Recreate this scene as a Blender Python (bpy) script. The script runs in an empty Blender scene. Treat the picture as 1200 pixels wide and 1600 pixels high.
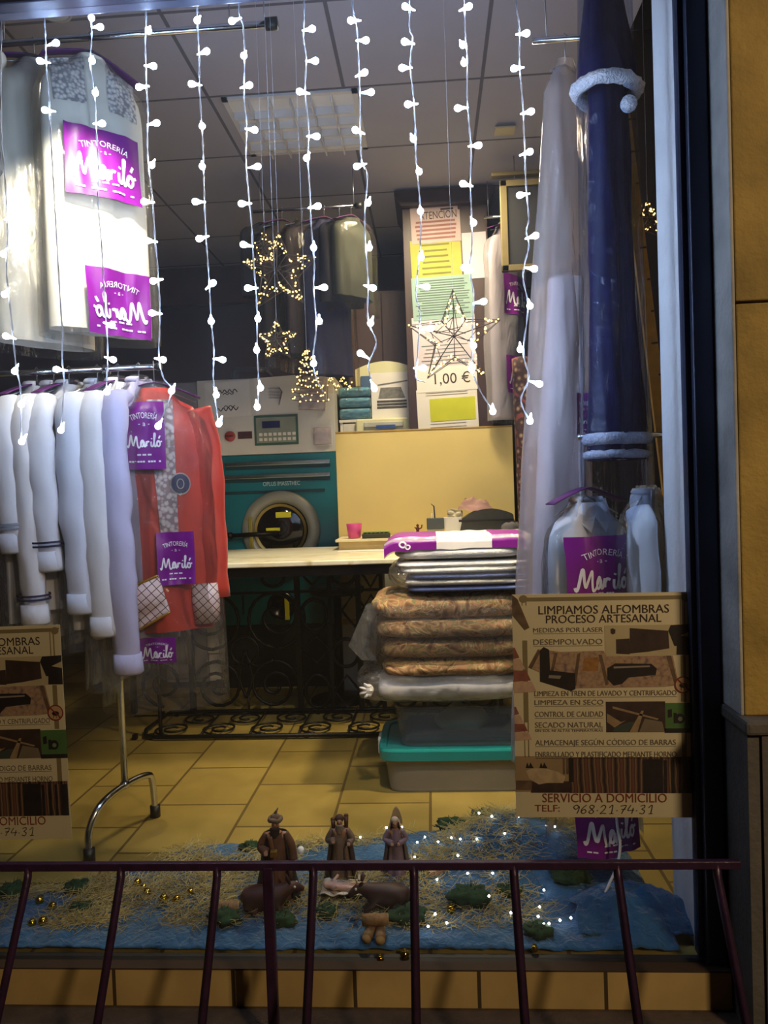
import bpy, bmesh, math, random
from mathutils import Vector, Matrix, noise
R = math.radians
C = bpy.context.scene.collection
sc = bpy.context.scene

# ------------------------------------------------------------------ camera, world, light, exposure
CAM_H = 1.4
FPX = 1180.0
cam_d = bpy.data.cameras.new('camera')
cam = bpy.data.objects.new('camera', cam_d); C.objects.link(cam)
cam_d.sensor_fit = 'VERTICAL'; cam_d.sensor_height = 24.0; cam_d.lens = FPX / 1600 * 24.0
cam_d.clip_start = 0.05
CM = Matrix.Rotation(math.atan(75 / FPX), 4, 'Z') @ Matrix.Rotation(R(90) - math.atan(32 / FPX), 4, 'X') @ Matrix.Rotation(R(-2.0), 4, 'Z')
cam.matrix_world = Matrix.Translation((0, 0, CAM_H)) @ CM
sc.camera = cam
sc.view_settings.view_transform = 'Standard'
sc.view_settings.look = 'None'
sc.view_settings.gamma = 1.0
sc.view_settings.use_curve_mapping = False
sc.view_settings.exposure = 0.0
sc.cycles.use_denoising = True
sc.cycles.transparent_max_bounces = 32
sc.cycles.max_bounces = 8
sc.cycles.caustics_reflective = False
sc.cycles.caustics_refractive = False
sc.cycles.sample_clamp_indirect = 4.0
w = bpy.data.worlds.new('night_sky'); sc.world = w; w.use_nodes = True
w.node_tree.nodes['Background'].inputs[0].default_value = (0.55, 0.45, 0.38, 1)
w.node_tree.nodes['Background'].inputs[1].default_value = 0.012

def lamp(name, kind, loc, power, col, size=0.2, target=None, **kw):
    d = bpy.data.lights.new(name, kind); d.energy = power; d.color = col
    if kind == 'AREA':
        d.shape = 'RECTANGLE'; d.size = size; d.size_y = kw.pop('size_y', size)
    else:
        d.shadow_soft_size = size
    for k, v in kw.items(): setattr(d, k, v)
    o = bpy.data.objects.new(name, d); C.objects.link(o); o.location = loc
    if target is not None:
        o.rotation_euler = (Vector(target) - Vector(loc)).to_track_quat('-Z', 'Y').to_euler()
    return o
LED = 95.0          # radiance of the cold white curtain bulbs
GOLD = 7.0         # radiance of the gold micro lights
lamp('ceiling_lamp_desk', 'AREA', (0.12, 4.55, 3.44), 66, (1.0, 0.84, 0.55), 0.5, (0.0, 4.35, 0), size_y=0.25)
lamp('ceiling_lamp_floor', 'SPOT', (0.66, 3.05, 3.42), 420, (1.0, 0.82, 0.48), 0.08, (-0.30, 4.05, 0), spot_size=R(52), spot_blend=1.0)
lamp('window_spot', 'SPOT', (-1.05, 2.45, 2.98), 150, (1.0, 0.95, 0.78), 0.03, (-1.33, 2.95, 2.42), spot_size=R(62), spot_blend=0.9)
lamp('window_spot_bedding', 'SPOT', (-0.15, 2.42, 2.80), 170, (1.0, 0.84, 0.60), 0.04, (0.10, 3.5, 0.95), spot_size=R(38), spot_blend=0.8)
lamp('street_lamp', 'AREA', (3.6, -3.0, 4.4), 215, (1.0, 0.74, 0.44), 0.6, (0.6, 2.1, 0.6))

# ------------------------------------------------------------------ pixel <-> place
def ray(px, py):
    return (CM.to_3x3() @ Vector(((px - 600) / FPX, (800 - py) / FPX, -1.0)))
def P(px, py, Y):
    d = ray(px, py); t = Y / d.y
    return Vector((d.x * t, Y, CAM_H + d.z * t))
def PZ(px, py, Z):
    d = ray(px, py); t = (Z - CAM_H) / d.z
    return Vector((d.x * t, d.y * t, Z))

# ------------------------------------------------------------------ materials
MATS = {}
def srgb(h):
    h = h.lstrip('#'); v = [int(h[i:i + 2], 16) / 255 for i in (0, 2, 4)]
    return tuple(c / 12.92 if c <= 0.04045 else ((c + 0.055) / 1.055) ** 2.4 for c in v) + (1,)
def newmat(name):
    m = bpy.data.materials.new(name); m.use_nodes = True
    nt = m.node_tree; nt.nodes.clear()
    out = nt.nodes.new('ShaderNodeOutputMaterial')
    return m, nt, out
def N(nt, t, **kw):
    n = nt.nodes.new(t)
    for k, v in kw.items(): setattr(n, k, v)
    return n
def coords(nt, scale=(1, 1, 1), kind='Object'):
    tc = N(nt, 'ShaderNodeTexCoord'); mp = N(nt, 'ShaderNodeMapping')
    nt.links.new(tc.outputs[kind], mp.inputs[0]); mp.inputs['Scale'].default_value = scale
    return mp.outputs[0]
def mat(name, col, rough=0.6, metal=0.0, var=0.12, nscale=9.0, bump=0.0, bscale=60.0, sheen=0.0, trans=0.0, emit=None, spec=0.5):
    if name in MATS: return MATS[name]
    m, nt, out = newmat(name)
    b = N(nt, 'ShaderNodeBsdfPrincipled'); nt.links.new(b.outputs[0], out.inputs[0])
    c = srgb(col) if isinstance(col, str) else tuple(col) + (1,)
    co = coords(nt)
    if var > 0:
        nz = N(nt, 'ShaderNodeTexNoise'); nz.inputs['Scale'].default_value = nscale; nz.inputs['Detail'].default_value = 4
        nt.links.new(co, nz.inputs['Vector'])
        rp = N(nt, 'ShaderNodeValToRGB')
        rp.color_ramp.elements[0].position = 0.3; rp.color_ramp.elements[1].position = 0.7
        rp.color_ramp.elements[0].color = tuple(x * (1 - var) for x in c[:3]) + (1,)
        rp.color_ramp.elements[1].color = tuple(min(1, x * (1 + var)) for x in c[:3]) + (1,)
        nt.links.new(nz.outputs[0], rp.inputs[0]); nt.links.new(rp.outputs[0], b.inputs['Base Color'])
    else:
        b.inputs['Base Color'].default_value = c
    b.inputs['Roughness'].default_value = rough; b.inputs['Metallic'].default_value = metal
    b.inputs['Specular IOR Level'].default_value = spec
    if sheen: b.inputs['Sheen Weight'].default_value = sheen
    if bump:
        n2 = N(nt, 'ShaderNodeTexNoise'); n2.inputs['Scale'].default_value = bscale; n2.inputs['Detail'].default_value = 3
        nt.links.new(co, n2.inputs['Vector'])
        bp = N(nt, 'ShaderNodeBump'); bp.inputs['Strength'].default_value = bump; bp.inputs['Distance'].default_value = 0.01
        nt.links.new(n2.outputs[0], bp.inputs['Height']); nt.links.new(bp.outputs[0], b.inputs['Normal'])
    if trans:
        t = N(nt, 'ShaderNodeBsdfTransparent'); mx = N(nt, 'ShaderNodeMixShader'); mx.inputs[0].default_value = trans
        nt.links.new(b.outputs[0], mx.inputs[1]); nt.links.new(t.outputs[0], mx.inputs[2]); nt.links.new(mx.outputs[0], out.inputs[0])
    MATS[name] = m; return m
def emis(name, col, strength):
    if name in MATS: return MATS[name]
    m, nt, out = newmat(name)
    e = N(nt, 'ShaderNodeEmission'); e.inputs[0].default_value = tuple(col) + (1,); e.inputs[1].default_value = strength
    nt.links.new(e.outputs[0], out.inputs[0]); MATS[name] = m; return m
def film(name, col=(1, 1, 1), haze=0.10, gloss=0.55, rough=0.12, bscale=14.0, bump=0.5, stretch=(1, 1, 0.35)):
    """clear crinkled plastic: mostly see-through, a little milky, glossy at grazing angles"""
    if name in MATS: return MATS[name]
    m, nt, out = newmat(name)
    co = coords(nt, stretch)
    nz = N(nt, 'ShaderNodeTexNoise'); nz.inputs['Scale'].default_value = bscale; nz.inputs['Detail'].default_value = 5; nz.inputs['Distortion'].default_value = 0.6
    nt.links.new(co, nz.inputs['Vector'])
    bp = N(nt, 'ShaderNodeBump'); bp.inputs['Strength'].default_value = bump; bp.inputs['Distance'].default_value = 0.03
    nt.links.new(nz.outputs[0], bp.inputs['Height'])
    tr = N(nt, 'ShaderNodeBsdfTransparent'); tr.inputs[0].default_value = (0.97 * col[0], 0.97 * col[1], 0.97 * col[2], 1)
    df0 = N(nt, 'ShaderNodeBsdfDiffuse'); df0.inputs[0].default_value = tuple(col) + (1,); tl = N(nt, 'ShaderNodeBsdfTranslucent'); tl.inputs[0].default_value = tuple(col) + (1,)
    df = N(nt, 'ShaderNodeMixShader'); df.inputs[0].default_value = 0.45; nt.links.new(df0.outputs[0], df.inputs[1]); nt.links.new(tl.outputs[0], df.inputs[2])
    gl = N(nt, 'ShaderNodeBsdfGlossy'); gl.inputs['Roughness'].default_value = rough
    nt.links.new(bp.outputs[0], gl.inputs['Normal']); nt.links.new(bp.outputs[0], df0.inputs['Normal'])
    m1 = N(nt, 'ShaderNodeMixShader'); m1.inputs[0].default_value = haze
    nt.links.new(tr.outputs[0], m1.inputs[1]); nt.links.new(df.outputs[0], m1.inputs[2])
    lw = N(nt, 'ShaderNodeLayerWeight'); lw.inputs[0].default_value = 0.32; nt.links.new(bp.outputs[0], lw.inputs['Normal'])
    mu = N(nt, 'ShaderNodeMath', operation='MULTIPLY'); mu.inputs[1].default_value = gloss
    nt.links.new(lw.outputs['Fresnel'], mu.inputs[0])
    m2 = N(nt, 'ShaderNodeMixShader'); nt.links.new(mu.outputs[0], m2.inputs[0])
    nt.links.new(m1.outputs[0], m2.inputs[1]); nt.links.new(gl.outputs[0], m2.inputs[2])
    nt.links.new(m2.outputs[0], out.inputs[0]); MATS[name] = m; return m
def pattern(name, tex, cols, scale, rough=0.6, stretch=(1, 1, 1), pos=None, bump=0.0, **kw):
    """ramp-coloured pattern from one texture node"""
    if name in MATS: return MATS[name]
    m, nt, out = newmat(name)
    b = N(nt, 'ShaderNodeBsdfPrincipled'); nt.links.new(b.outputs[0], out.inputs[0]); b.inputs['Roughness'].default_value = rough
    co = coords(nt, stretch)
    t = N(nt, 'ShaderNodeTex' + tex)
    t.inputs['Scale'].default_value = scale
    for k, v in kw.items():
        if k in t.inputs: t.inputs[k].default_value = v
        else: setattr(t, k, v)
    nt.links.new(co, t.inputs['Vector'])
    rp = N(nt, 'ShaderNodeValToRGB'); el = rp.color_ramp.elements
    while len(el) < len(cols): el.new(0.5)
    for i, c in enumerate(cols):
        el[i].position = pos[i] if pos else i / (len(cols) - 1); el[i].color = srgb(c)
    o = t.outputs.get('Fac') or t.outputs[0]
    nt.links.new(o, rp.inputs[0]); nt.links.new(rp.outputs[0], b.inputs['Base Color'])
    if bump:
        bp = N(nt, 'ShaderNodeBump'); bp.inputs['Strength'].default_value = bump; bp.inputs['Distance'].default_value = 0.01
        nt.links.new(o, bp.inputs['Height']); nt.links.new(bp.outputs[0], b.inputs['Normal'])
    MATS[name] = m; return m
def tiles(name, c1, c2, mortar, width, height, msize, offset, rot=0.0, loc=(0, 0, 0), rough=0.4, nvar=0.35, frac=0.5):
    if name in MATS: return MATS[name]
    m, nt, out = newmat(name)
    b = N(nt, 'ShaderNodeBsdfPrincipled'); nt.links.new(b.outputs[0], out.inputs[0]); b.inputs['Roughness'].default_value = rough
    tc = N(nt, 'ShaderNodeTexCoord'); mp = N(nt, 'ShaderNodeMapping'); nt.links.new(tc.outputs['Object'], mp.inputs[0])
    mp.inputs['Rotation'].default_value = (0, 0, rot); mp.inputs['Location'].default_value = loc
    br = N(nt, 'ShaderNodeTexBrick'); nt.links.new(mp.outputs[0], br.inputs['Vector'])
    br.offset = offset; br.inputs['Color1'].default_value = srgb(c1); br.inputs['Color2'].default_value = srgb(c2); br.inputs['Mortar'].default_value = srgb(mortar)
    br.inputs['Scale'].default_value = 1; br.inputs['Mortar Size'].default_value = msize; br.inputs['Mortar Smooth'].default_value = 0.2
    br.inputs['Brick Width'].default_value = width; br.inputs['Row Height'].default_value = height
    nz = N(nt, 'ShaderNodeTexNoise'); nz.inputs['Scale'].default_value = 6; nz.inputs['Detail'].default_value = 6; nt.links.new(tc.outputs['Object'], nz.inputs['Vector'])
    mx = N(nt, 'ShaderNodeMix', data_type='RGBA', blend_type='OVERLAY'); mx.inputs[0].default_value = nvar
    nt.links.new(br.outputs['Color'], mx.inputs[6]); nt.links.new(nz.outputs[0], mx.inputs[7])
    nt.links.new(mx.outputs[2], b.inputs['Base Color'])
    bp = N(nt, 'ShaderNodeBump'); bp.inputs['Strength'].default_value = 0.4; bp.inputs['Distance'].default_value = 0.004; bp.invert = True
    nt.links.new(br.outputs['Fac'], bp.inputs['Height']); nt.links.new(bp.outputs[0], b.inputs['Normal'])
    MATS[name] = m; return m

# ------------------------------------------------------------------ mesh helpers
class MB:
    """collects shapes, build() links them as ONE mesh object"""
    def __init__(s): s.v = []; s.f = []; s.sm = []
    def add(s, vs, fs, smooth=False):
        o = len(s.v); s.v += [tuple(x) for x in vs]; s.f += [tuple(i + o for i in f) for f in fs]; s.sm += [smooth] * len(fs); return s
    def box(s, lo, hi, bev=0.0):
        lo = Vector(lo); hi = Vector(hi)
        bm = bmesh.new(); bmesh.ops.create_cube(bm, size=1.0)
        sz = hi - lo; c = (hi + lo) / 2
        for v in bm.verts: v.co = Vector((v.co.x * sz.x, v.co.y * sz.y, v.co.z * sz.z)) + c
        if bev: bmesh.ops.bevel(bm, geom=bm.edges[:], offset=min(bev, min(sz) * 0.45), segments=2, affect='EDGES', profile=0.5)
        s.bm(bm, False); bm.free(); return s
    def bm(s, bm, smooth=False, M=None):
        bm.verts.index_update()
        s.add([(M @ v.co) if M else v.co.copy() for v in bm.verts], [[v.index for v in f.verts] for f in bm.faces], smooth); return s
    def tube(s, pts, r, n=8, closed=False, caps=True, flat=1.0, up0=None):
        pts = [Vector(p) for p in pts]; k = len(pts)
        rs = r if isinstance(r, (list, tuple)) else [r] * k
        vs = []; fs = []; up = Vector(up0) if up0 is not None else None
        for i, p in enumerate(pts):
            a = pts[i - 1] if (i > 0 or closed) else p; b = pts[(i + 1) % k] if (i < k - 1 or closed) else p
            t = (b - a)
            t = t.normalized() if t.length > 1e-9 else Vector((0, 0, 1))
            if up is None:
                up = Vector((0, 0, 1)) if abs(t.z) < 0.9 else Vector((0, 1, 0))
            x = t.cross(up)
            if x.length < 1e-6: x = t.orthogonal()
            x.normalize(); y = x.cross(t).normalized(); up = y
            for j in range(n):
                an = 2 * math.pi * j / n
                vs.append(p + x * (math.cos(an) * rs[i]) + y * (math.sin(an) * rs[i] * flat))
        m = k if closed else k - 1
        for i in range(m):
            for j in range(n):
                a = i * n + j; b = i * n + (j + 1) % n; c = ((i + 1) % k) * n + (j + 1) % n; d = ((i + 1) % k) * n + j
                fs.append((a, b, c, d))
        if caps and not closed:
            fs.append(tuple(range(n - 1, -1, -1))); fs.append(tuple((k - 1) * n + j for j in range(n)))
        return s.add(vs, fs, True)
    def cyl(s, a, b, r, n=20, r2=None):
        return s.tube([a, b], [r, r if r2 is None else r2], n)
    def lathe(s, prof, n=24, c=(0, 0, 0), axis='Z'):
        vs = []; fs = []; k = len(prof)
        for (r, z) in prof:
            for j in range(n):
                an = 2 * math.pi * j / n; x, y = math.cos(an) * r, math.sin(an) * r
                v = (x, y, z) if axis == 'Z' else ((x, z, y) if axis == 'Y' else (z, x, y))
                vs.append(Vector(v) + Vector(c))
        for i in range(k - 1):
            for j in range(n):
                fs.append((i * n + j, i * n + (j + 1) % n, (i + 1) * n + (j + 1) % n, (i + 1) * n + j))
        fs.append(tuple(range(n))); fs.append(tuple((k - 1) * n + j for j in range(n)))
        return s.add(vs, fs, True)
    def ball(s, c, r, sx=1, sy=1, sz=1, seg=12, rings=8):
        prof = [(max(1e-4, math.sin(math.pi * i / rings)) * r, -math.cos(math.pi * i / rings) * r) for i in range(rings + 1)]
        t = MB().lathe(prof, seg)
        c = Vector(c)
        return s.add([Vector((v[0] * sx, v[1] * sy, v[2] * sz)) + c for v in t.v], t.f, True)
    def grid(s, fn, nu, nv, smooth=True, closed_u=False):
        vs = []; fs = []
        for j in range(nv + 1):
            for i in range(nu if closed_u else nu + 1):
                vs.append(fn(i / nu, j / nv))
        w = nu if closed_u else nu + 1
        for j in range(nv):
            for i in range(nu):
                i2 = (i + 1) % w if closed_u else i + 1
                fs.append((j * w + i, j * w + i2, (j + 1) * w + i2, (j + 1) * w + i))
        return s.add(vs, fs, smooth)
    def poly(s, pts, y0, y1):
        """prism: outline in XZ, from y0 to y1"""
        n = len(pts); vs = [(p[0], y0, p[1]) for p in pts] + [(p[0], y1, p[1]) for p in pts]
        fs = [tuple(range(n)), tuple(range(2 * n - 1, n - 1, -1))] + [(i, i + n, (i + 1) % n + n, (i + 1) % n) for i in range(n)]
        return s.add(vs, fs, False)
    def build(s, name, m, parent=None, thick=0.0, mods=None):
        me = bpy.data.meshes.new(name); me.from_pydata([tuple(v) for v in s.v], [], s.f); me.update()
        bm = bmesh.new(); bm.from_mesh(me); bmesh.ops.recalc_face_normals(bm, faces=bm.faces[:]); bm.to_mesh(me); bm.free()
        me.polygons.foreach_set('use_smooth', s.sm)
        for x in (m if isinstance(m, (list, tuple)) else [m]): me.materials.append(x)
        o = bpy.data.objects.new(name, me); C.objects.link(o)
        if parent is not None: o.parent = parent
        if thick:
            md = o.modifiers.new('shell', 'SOLIDIFY'); md.thickness = thick; md.offset = 0
        return o
def tag(o, label, cat, group=None, kind=None):
    o['label'] = label; o['category'] = cat
    if group: o['group'] = group
    if kind: o['kind'] = kind
    return o
def thing(name, label, cat, loc=(0, 0, 0), rz=0.0, group=None):
    o = bpy.data.objects.new(name, None); C.objects.link(o); o.empty_display_size = 0.05
    o.location = loc; o.rotation_euler = (0, 0, rz)
    return tag(o, label, cat, group)
def struct(o, label=None, cat=None):
    o['kind'] = 'structure'
    if label: o['label'] = label; o['category'] = cat
    return o
def prof(pts):
    def f(t):
        if t <= pts[0][0]: return pts[0][1]
        for (a, b), (c, d) in zip(pts, pts[1:]):
            if t <= c:
                u = (t - a) / (c - a); u = u * u * (3 - 2 * u); return b + (d - b) * u
        return pts[-1][1]
    return f
def catmull(pts, k=6):
    pts = [Vector(p) for p in pts]; out = []
    for i in range(len(pts) - 1):
        p0 = pts[max(i - 1, 0)]; p1 = pts[i]; p2 = pts[i + 1]; p3 = pts[min(i + 2, len(pts) - 1)]
        for j in range(k):
            t = j / k
            out.append(0.5 * ((2 * p1) + (p2 - p0) * t + (2 * p0 - 5 * p1 + 4 * p2 - p3) * t * t + (3 * p1 - p0 - 3 * p2 + p3) * t ** 3))
    out.append(pts[-1]); return out
TEXT = {}
def glyphs(s):
    """flat text of unit size: (vertices 2D, faces, width)"""
    if s in TEXT: return TEXT[s]
    cu = bpy.data.curves.new('text', 'FONT'); cu.body = s; cu.size = 1.0; cu.resolution_u = 3; cu.align_x = 'CENTER'
    o = bpy.data.objects.new('text', cu)
    me = o.to_mesh()
    vs = [(v.co.x, v.co.y) for v in me.vertices]; fs = [tuple(p.vertices) for p in me.polygons]
    o.to_mesh_clear(); bpy.data.objects.remove(o); bpy.data.curves.remove(cu)
    x0 = min(v[0] for v in vs); x1 = max(v[0] for v in vs)
    vs = [(v[0] - (x0 + x1) / 2, v[1]) for v in vs]
    TEXT[s] = (vs, fs, x1 - x0); return TEXT[s]
def write(mb, s, fn, cx, cy, h, width=None, arc=0.0, italic=0.0, bold=0.0):
    """write text with cap height h centred on cx, baseline cy; fn(x, y) -> point"""
    vs, fs, wd = glyphs(s); k = h / 0.69; kx = (width / wd) if width else k
    out = []
    for x, y in vs:
        X = x * kx + y * k * italic; Y = y * k
        if arc:
            a = X / arc; X, Y = (arc + Y) * math.sin(a), (arc + Y) * math.cos(a) - arc
        out.append(fn(cx + X, cy + Y))
    mb.add(out, fs)
    return mb
SCRIPT = [
    [(0, .25), (.05, .12), (.12, .3), (.22, .85), (.27, .9), (.32, .45), (.38, .25), (.46, .5), (.56, .82), (.61, .8), (.64, .4), (.70, .12), (.80, .15),
     (.95, .45), (1.05, .55), (.95, .6), (.86, .42), (.9, .2), (1.0, .2), (1.08, .5), (1.1, .2), (1.17, .2), (1.25, .54)], [(1.25, .54), (1.24, .2)], [(1.25, .38), (1.32, .52), (1.42, .48)],
    [(1.54, .5), (1.54, .22), (1.66, .2), (1.78, .7), (1.82, 1.0), (1.75, 1.0), (1.74, .5), (1.78, .15), (1.88, .25), (1.95, .5), (2.08, .5), (2.12, .3), (2.02, .15),
     (1.92, .28), (1.97, .48), (2.1, .45), (2.25, .5)],
    [(1.57, .66), (1.6, .72)], [(2.04, .68), (2.14, .88)]]
def script(mb, fn, cx, cy, width, sw=0.065):
    k = width / 2.25
    for st in SCRIPT:
        pts = catmull([Vector((x, y, 0)) for x, y in st], 5)
        L = []
        for i, p in enumerate(pts):
            a = pts[max(i - 1, 0)]; b = pts[min(i + 1, len(pts) - 1)]; t = (b - a).normalized(); n = Vector((-t.y, t.x, 0)) * sw * 0.5
            for q in (p + n, p - n): L.append(fn(cx + (q.x - 1.12) * k, cy + (q.y - 0.5) * k))
        mb.add(L, [(2 * i, 2 * i + 1, 2 * i + 3, 2 * i + 2) for i in range(len(pts) - 1)])
    return mb
def nz(x, y, z=0.0): return noise.noise(Vector((x, y, z)))

# ------------------------------------------------------------------ shared materials
plaster = mat('white_plaster', '#d6d6da', 0.75, var=0.06, nscale=5, bump=0.25, bscale=40)
dark_wall = mat('dark_painted_wall', '#3a2a33', 0.7, var=0.15, nscale=2, bump=0.1)
aluminium = mat('dark_anodised_aluminium', '#3c4258', 0.42, 0.35, var=0.08, nscale=3, bump=0.05)
chrome = mat('chrome', '#c9ccd2', 0.18, 1.0, var=0.05)
black_plastic = mat('black_plastic', '#131314', 0.45, var=0.1)
iron = mat('black_wrought_iron', '#15120f', 0.42, 0.5, var=0.25, nscale=30, bump=0.15)
white_paint = mat('white_enamel', '#d9d4c8', 0.4, var=0.05, nscale=4)
teal = mat('teal_enamel', '#0c6a74', 0.32, var=0.10, nscale=3)
purple_print = mat('purple_print', '#7a1583', 0.35, var=0.12, nscale=10)
white_ink = mat('white_ink', '#f3eef5', 0.5, var=0.03)
dark_ink = mat('dark_brown_ink', '#3d2a22', 0.7, var=0.08)
grey_ink = mat('grey_ink', '#7b7064', 0.7, var=0.08)
red_ink = mat('rust_red_ink', '#8f3a20', 0.7, var=0.08)
paper = mat('white_paper', '#e6e0d6', 0.7, var=0.05, nscale=6)
clear_film = film('clear_plastic_film', haze=0.045, gloss=0.75, rough=0.07, bump=1.0)
milky_film = film('milky_plastic_film', (1.0, 0.95, 0.98), haze=0.30, gloss=0.6, rough=0.09, bscale=10, bump=0.9)
thick_film = film('thick_clear_plastic', (1, 1, 1), haze=0.035, gloss=0.75, rough=0.06, bscale=12, bump=1.0, stretch=(1, 1, 1))

# ------------------------------------------------------------------ the setting
GY = 2.22                      # glass plane
WX = 0.745                     # right edge of the glass
CEIL = 3.5
o = MB().box((-3.4, GY, -0.06), (1.1, 7.0, 0.0)).build('floor', tiles('ochre_floor_tiles', '#9c8646', '#8d783c', '#63512a', 0.46, 0.415, 0.007, 0.5, rot=R(90), loc=(0.13, 0.05, 0), rough=0.38)); struct(o)
o = MB().box((-3.4, GY + 0.05, CEIL), (1.1, 7.0, CEIL + 0.06)).build('ceiling', tiles('ceiling_tiles', '#b4b0bb', '#afabb7', '#6a6770', 0.715, 0.70, 0.010, 0.0, loc=(-0.33, -3.96, 0), rough=0.9, nvar=0.04)); struct(o)
struct(MB().box((-3.4, 6.9, 0), (1.1, 7.0, CEIL)).build('wall_back', dark_wall))
struct(MB().box((-3.5, GY, 0), (-3.4, 7.0, CEIL)).build('wall_left', dark_wall))
struct(MB().box((0.99, 2.48, 0), (1.09, 7.0, CEIL)).build('wall_right', mat('grey_brown_wall', '#141215', 1.0, var=0.1, nscale=3, spec=0.0)))
struct(MB().box((WX, GY + 0.035, 0), (1.09, 2.48, CEIL)).build('wall_pier', plaster))
struct(MB().box((-3.5, 2.16, 2.93), (1.1, GY + 0.06, 4.6)).build('wall_front', mat('dark_lintel', '#2a2628', 0.8)))
# window frame and pane
win = bpy.data.objects.new('window_1', None); C.objects.link(win); struct(win); win.location = (-1, GY, 0)
MB().box((WX + 1, -0.045, -0.03), (WX + 1.058, 0.04, 2.93), 0.006).box((-2.4, -0.045, 2.865), (WX + 1, 0.04, 2.93), 0.006) \
    .box((WX + 0.985, -0.02, 0.02), (WX + 1.0, 0.02, 2.865)).build('window_frame', aluminium, win)
MB().box((-2.4, -0.03, -0.045), (WX + 1, 0.022, 0.004), 0.003).build('bottom_rail', mat('shaded_rail', '#161311', 0.6, var=0.1), win)  # lower frame rail; its lack of light is put into a darker colour
MB().box((-2.4, -0.003, 0.004), (WX + 0.985, 0.003, 2.865)).build('glass_pane', film('window_glass', haze=0.008, gloss=0.35, rough=0.02, bump=0.0), win)
# facade under and beside the window
struct(MB().box((-3.5, 2.16, -0.1), (0.80, GY + 0.04, -0.046)).box((-3.5, 2.15, -0.1), (0.80, 2.165, 0.008)).build('trim_1', tiles('ochre_stone_band', '#b59a66', '#a88d5a', '#3f311d', 0.36, 0.4, 0.006, 0.0, loc=(0.27, 0, 0), rough=0.7)))
struct(MB().box((-3.5, 2.149, 0.0085), (0.80, 2.189, 0.013)).build('trim_2', mat('shaded_sill_edge', '#3a2a1b', 0.8)))  # shadow below the frame, put into the dark brown of this strip
struct(MB().box((0.803, 2.05, 0.77), (0.812, 2.262, 4.6), 0.003).build('trim_3', mat('weathered_jamb_plaster', '#a9a6a2', 0.85, var=0.25, nscale=6, bump=0.3)))
struct(MB().box((0.813, 2.05, 0.77), (2.4, 2.28, 1.86), 0.004).box((0.813, 2.05, 1.866), (2.4, 2.28, 2.96), 0.004).box((0.813, 2.05, 2.966), (2.4, 2.28, 4.6), 0.004)
       .build('wall_pilaster', mat('ochre_stone', '#9a8142', 0.75, var=0.35, nscale=4.5, bump=0.3, bscale=70)))
struct(MB().box((0.806, 2.02, -0.1), (2.4, 2.28, 0.73)).box((0.796, 2.0, 0.73), (2.4, 2.28, 0.77), 0.01).box((0.84, 2.012, -0.1), (0.88, 2.03, 0.73)).build('trim_4', mat('grey_stone_base', '#57534f', 0.8, var=0.2, nscale=8, bump=0.3)))
struct(MB().box((-4, -4.5, -0.16), (3, 2.16, -0.1)).build('floor_pavement', mat('dark_pavement', '#4a3c30', 0.85, var=0.3, nscale=14, bump=0.4)))

# window guard in front of the window
def fence():
    Yr = 1.98; Zr = 0.405
    g = thing('window_guard', 'purple-black iron guard rail with splayed bars, low in front of the window', 'railing', (-0.3, Yr, -0.1))
    pm = mat('purple_black_paint', '#36203a', 0.38, 0.2, var=0.2, nscale=20, bump=0.15)
    o0 = Vector((-0.3, Yr, -0.1))
    MB().box(Vector((-2.2, Yr - 0.009, Zr - 0.011)) - o0, Vector((0.765, Yr + 0.009, Zr + 0.011)) - o0, 0.003).build('top_rail', pm, g)
    for px in (-120, 45, 190, 340, 490, 647, 803, 965, 1120):
        x = P(px, 1370, Yr).x; b = Vector((0, -0.30, -0.505))
        MB().tube([Vector((x, Yr, Zr)) - o0, Vector((x, Yr, Zr - 0.02)) + b * 0.02 - o0, Vector((x, Yr, Zr)) + b - o0], 0.0115, 4).build('bar', pm, g)
    x = P(419, 1370, Yr).x
    MB().box(Vector((x - 0.014, Yr - 0.012, -0.1)) - o0, Vector((x + 0.014, Yr + 0.012, Zr)) - o0, 0.004).build('post', pm, g)
fence()

# ceiling light panel
def louvre_light():
    p = P(502, 180, 4.25); x0, x1 = -1.02, -0.33; y0, y1 = 3.985, 4.64
    c = Vector(((x0 + x1) / 2, (y0 + y1) / 2, CEIL))
    t = thing('ceiling_light', 'square louvred white panel light set in the tiled ceiling, switched off', 'ceiling light', c)
    wm = mat('white_louvre', '#e9e6e4', 0.35, var=0.03)
    hx = (x1 - x0) / 2 + 0.014; hy = (y1 - y0) / 2 + 0.014
    MB().box((-hx, -hy, -0.012), (hx, -hy + 0.03, 0)).box((-hx, hy - 0.03, -0.012), (hx, hy, 0)).box((-hx, -hy, -0.012), (-hx + 0.03, hy, 0)).box((hx - 0.03, -hy, -0.012), (hx, hy, 0)).build('frame', wm, t)
    m = MB(); nx, ny = 6, 5
    for i in range(1, nx):
        x = -hx + 0.03 + (2 * hx - 0.06) * i / nx; m.box((x - 0.004, -hy + 0.03, -0.05), (x + 0.004, hy - 0.03, -0.008))
    for j in range(1, ny):
        y = -hy + 0.03 + (2 * hy - 0.06) * j / ny; m.box((-hx + 0.03, y - 0.006, -0.05), (hx - 0.03, y + 0.006, -0.008))
    m.build('louvre', wm, t)
    MB().box((-hx + 0.02, -hy + 0.02, -0.009), (hx - 0.02, hy - 0.02, -0.004)).build('diffuser', mat('opal_diffuser', '#f4f2f0', 0.6, var=0.02), t)
louvre_light()
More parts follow.
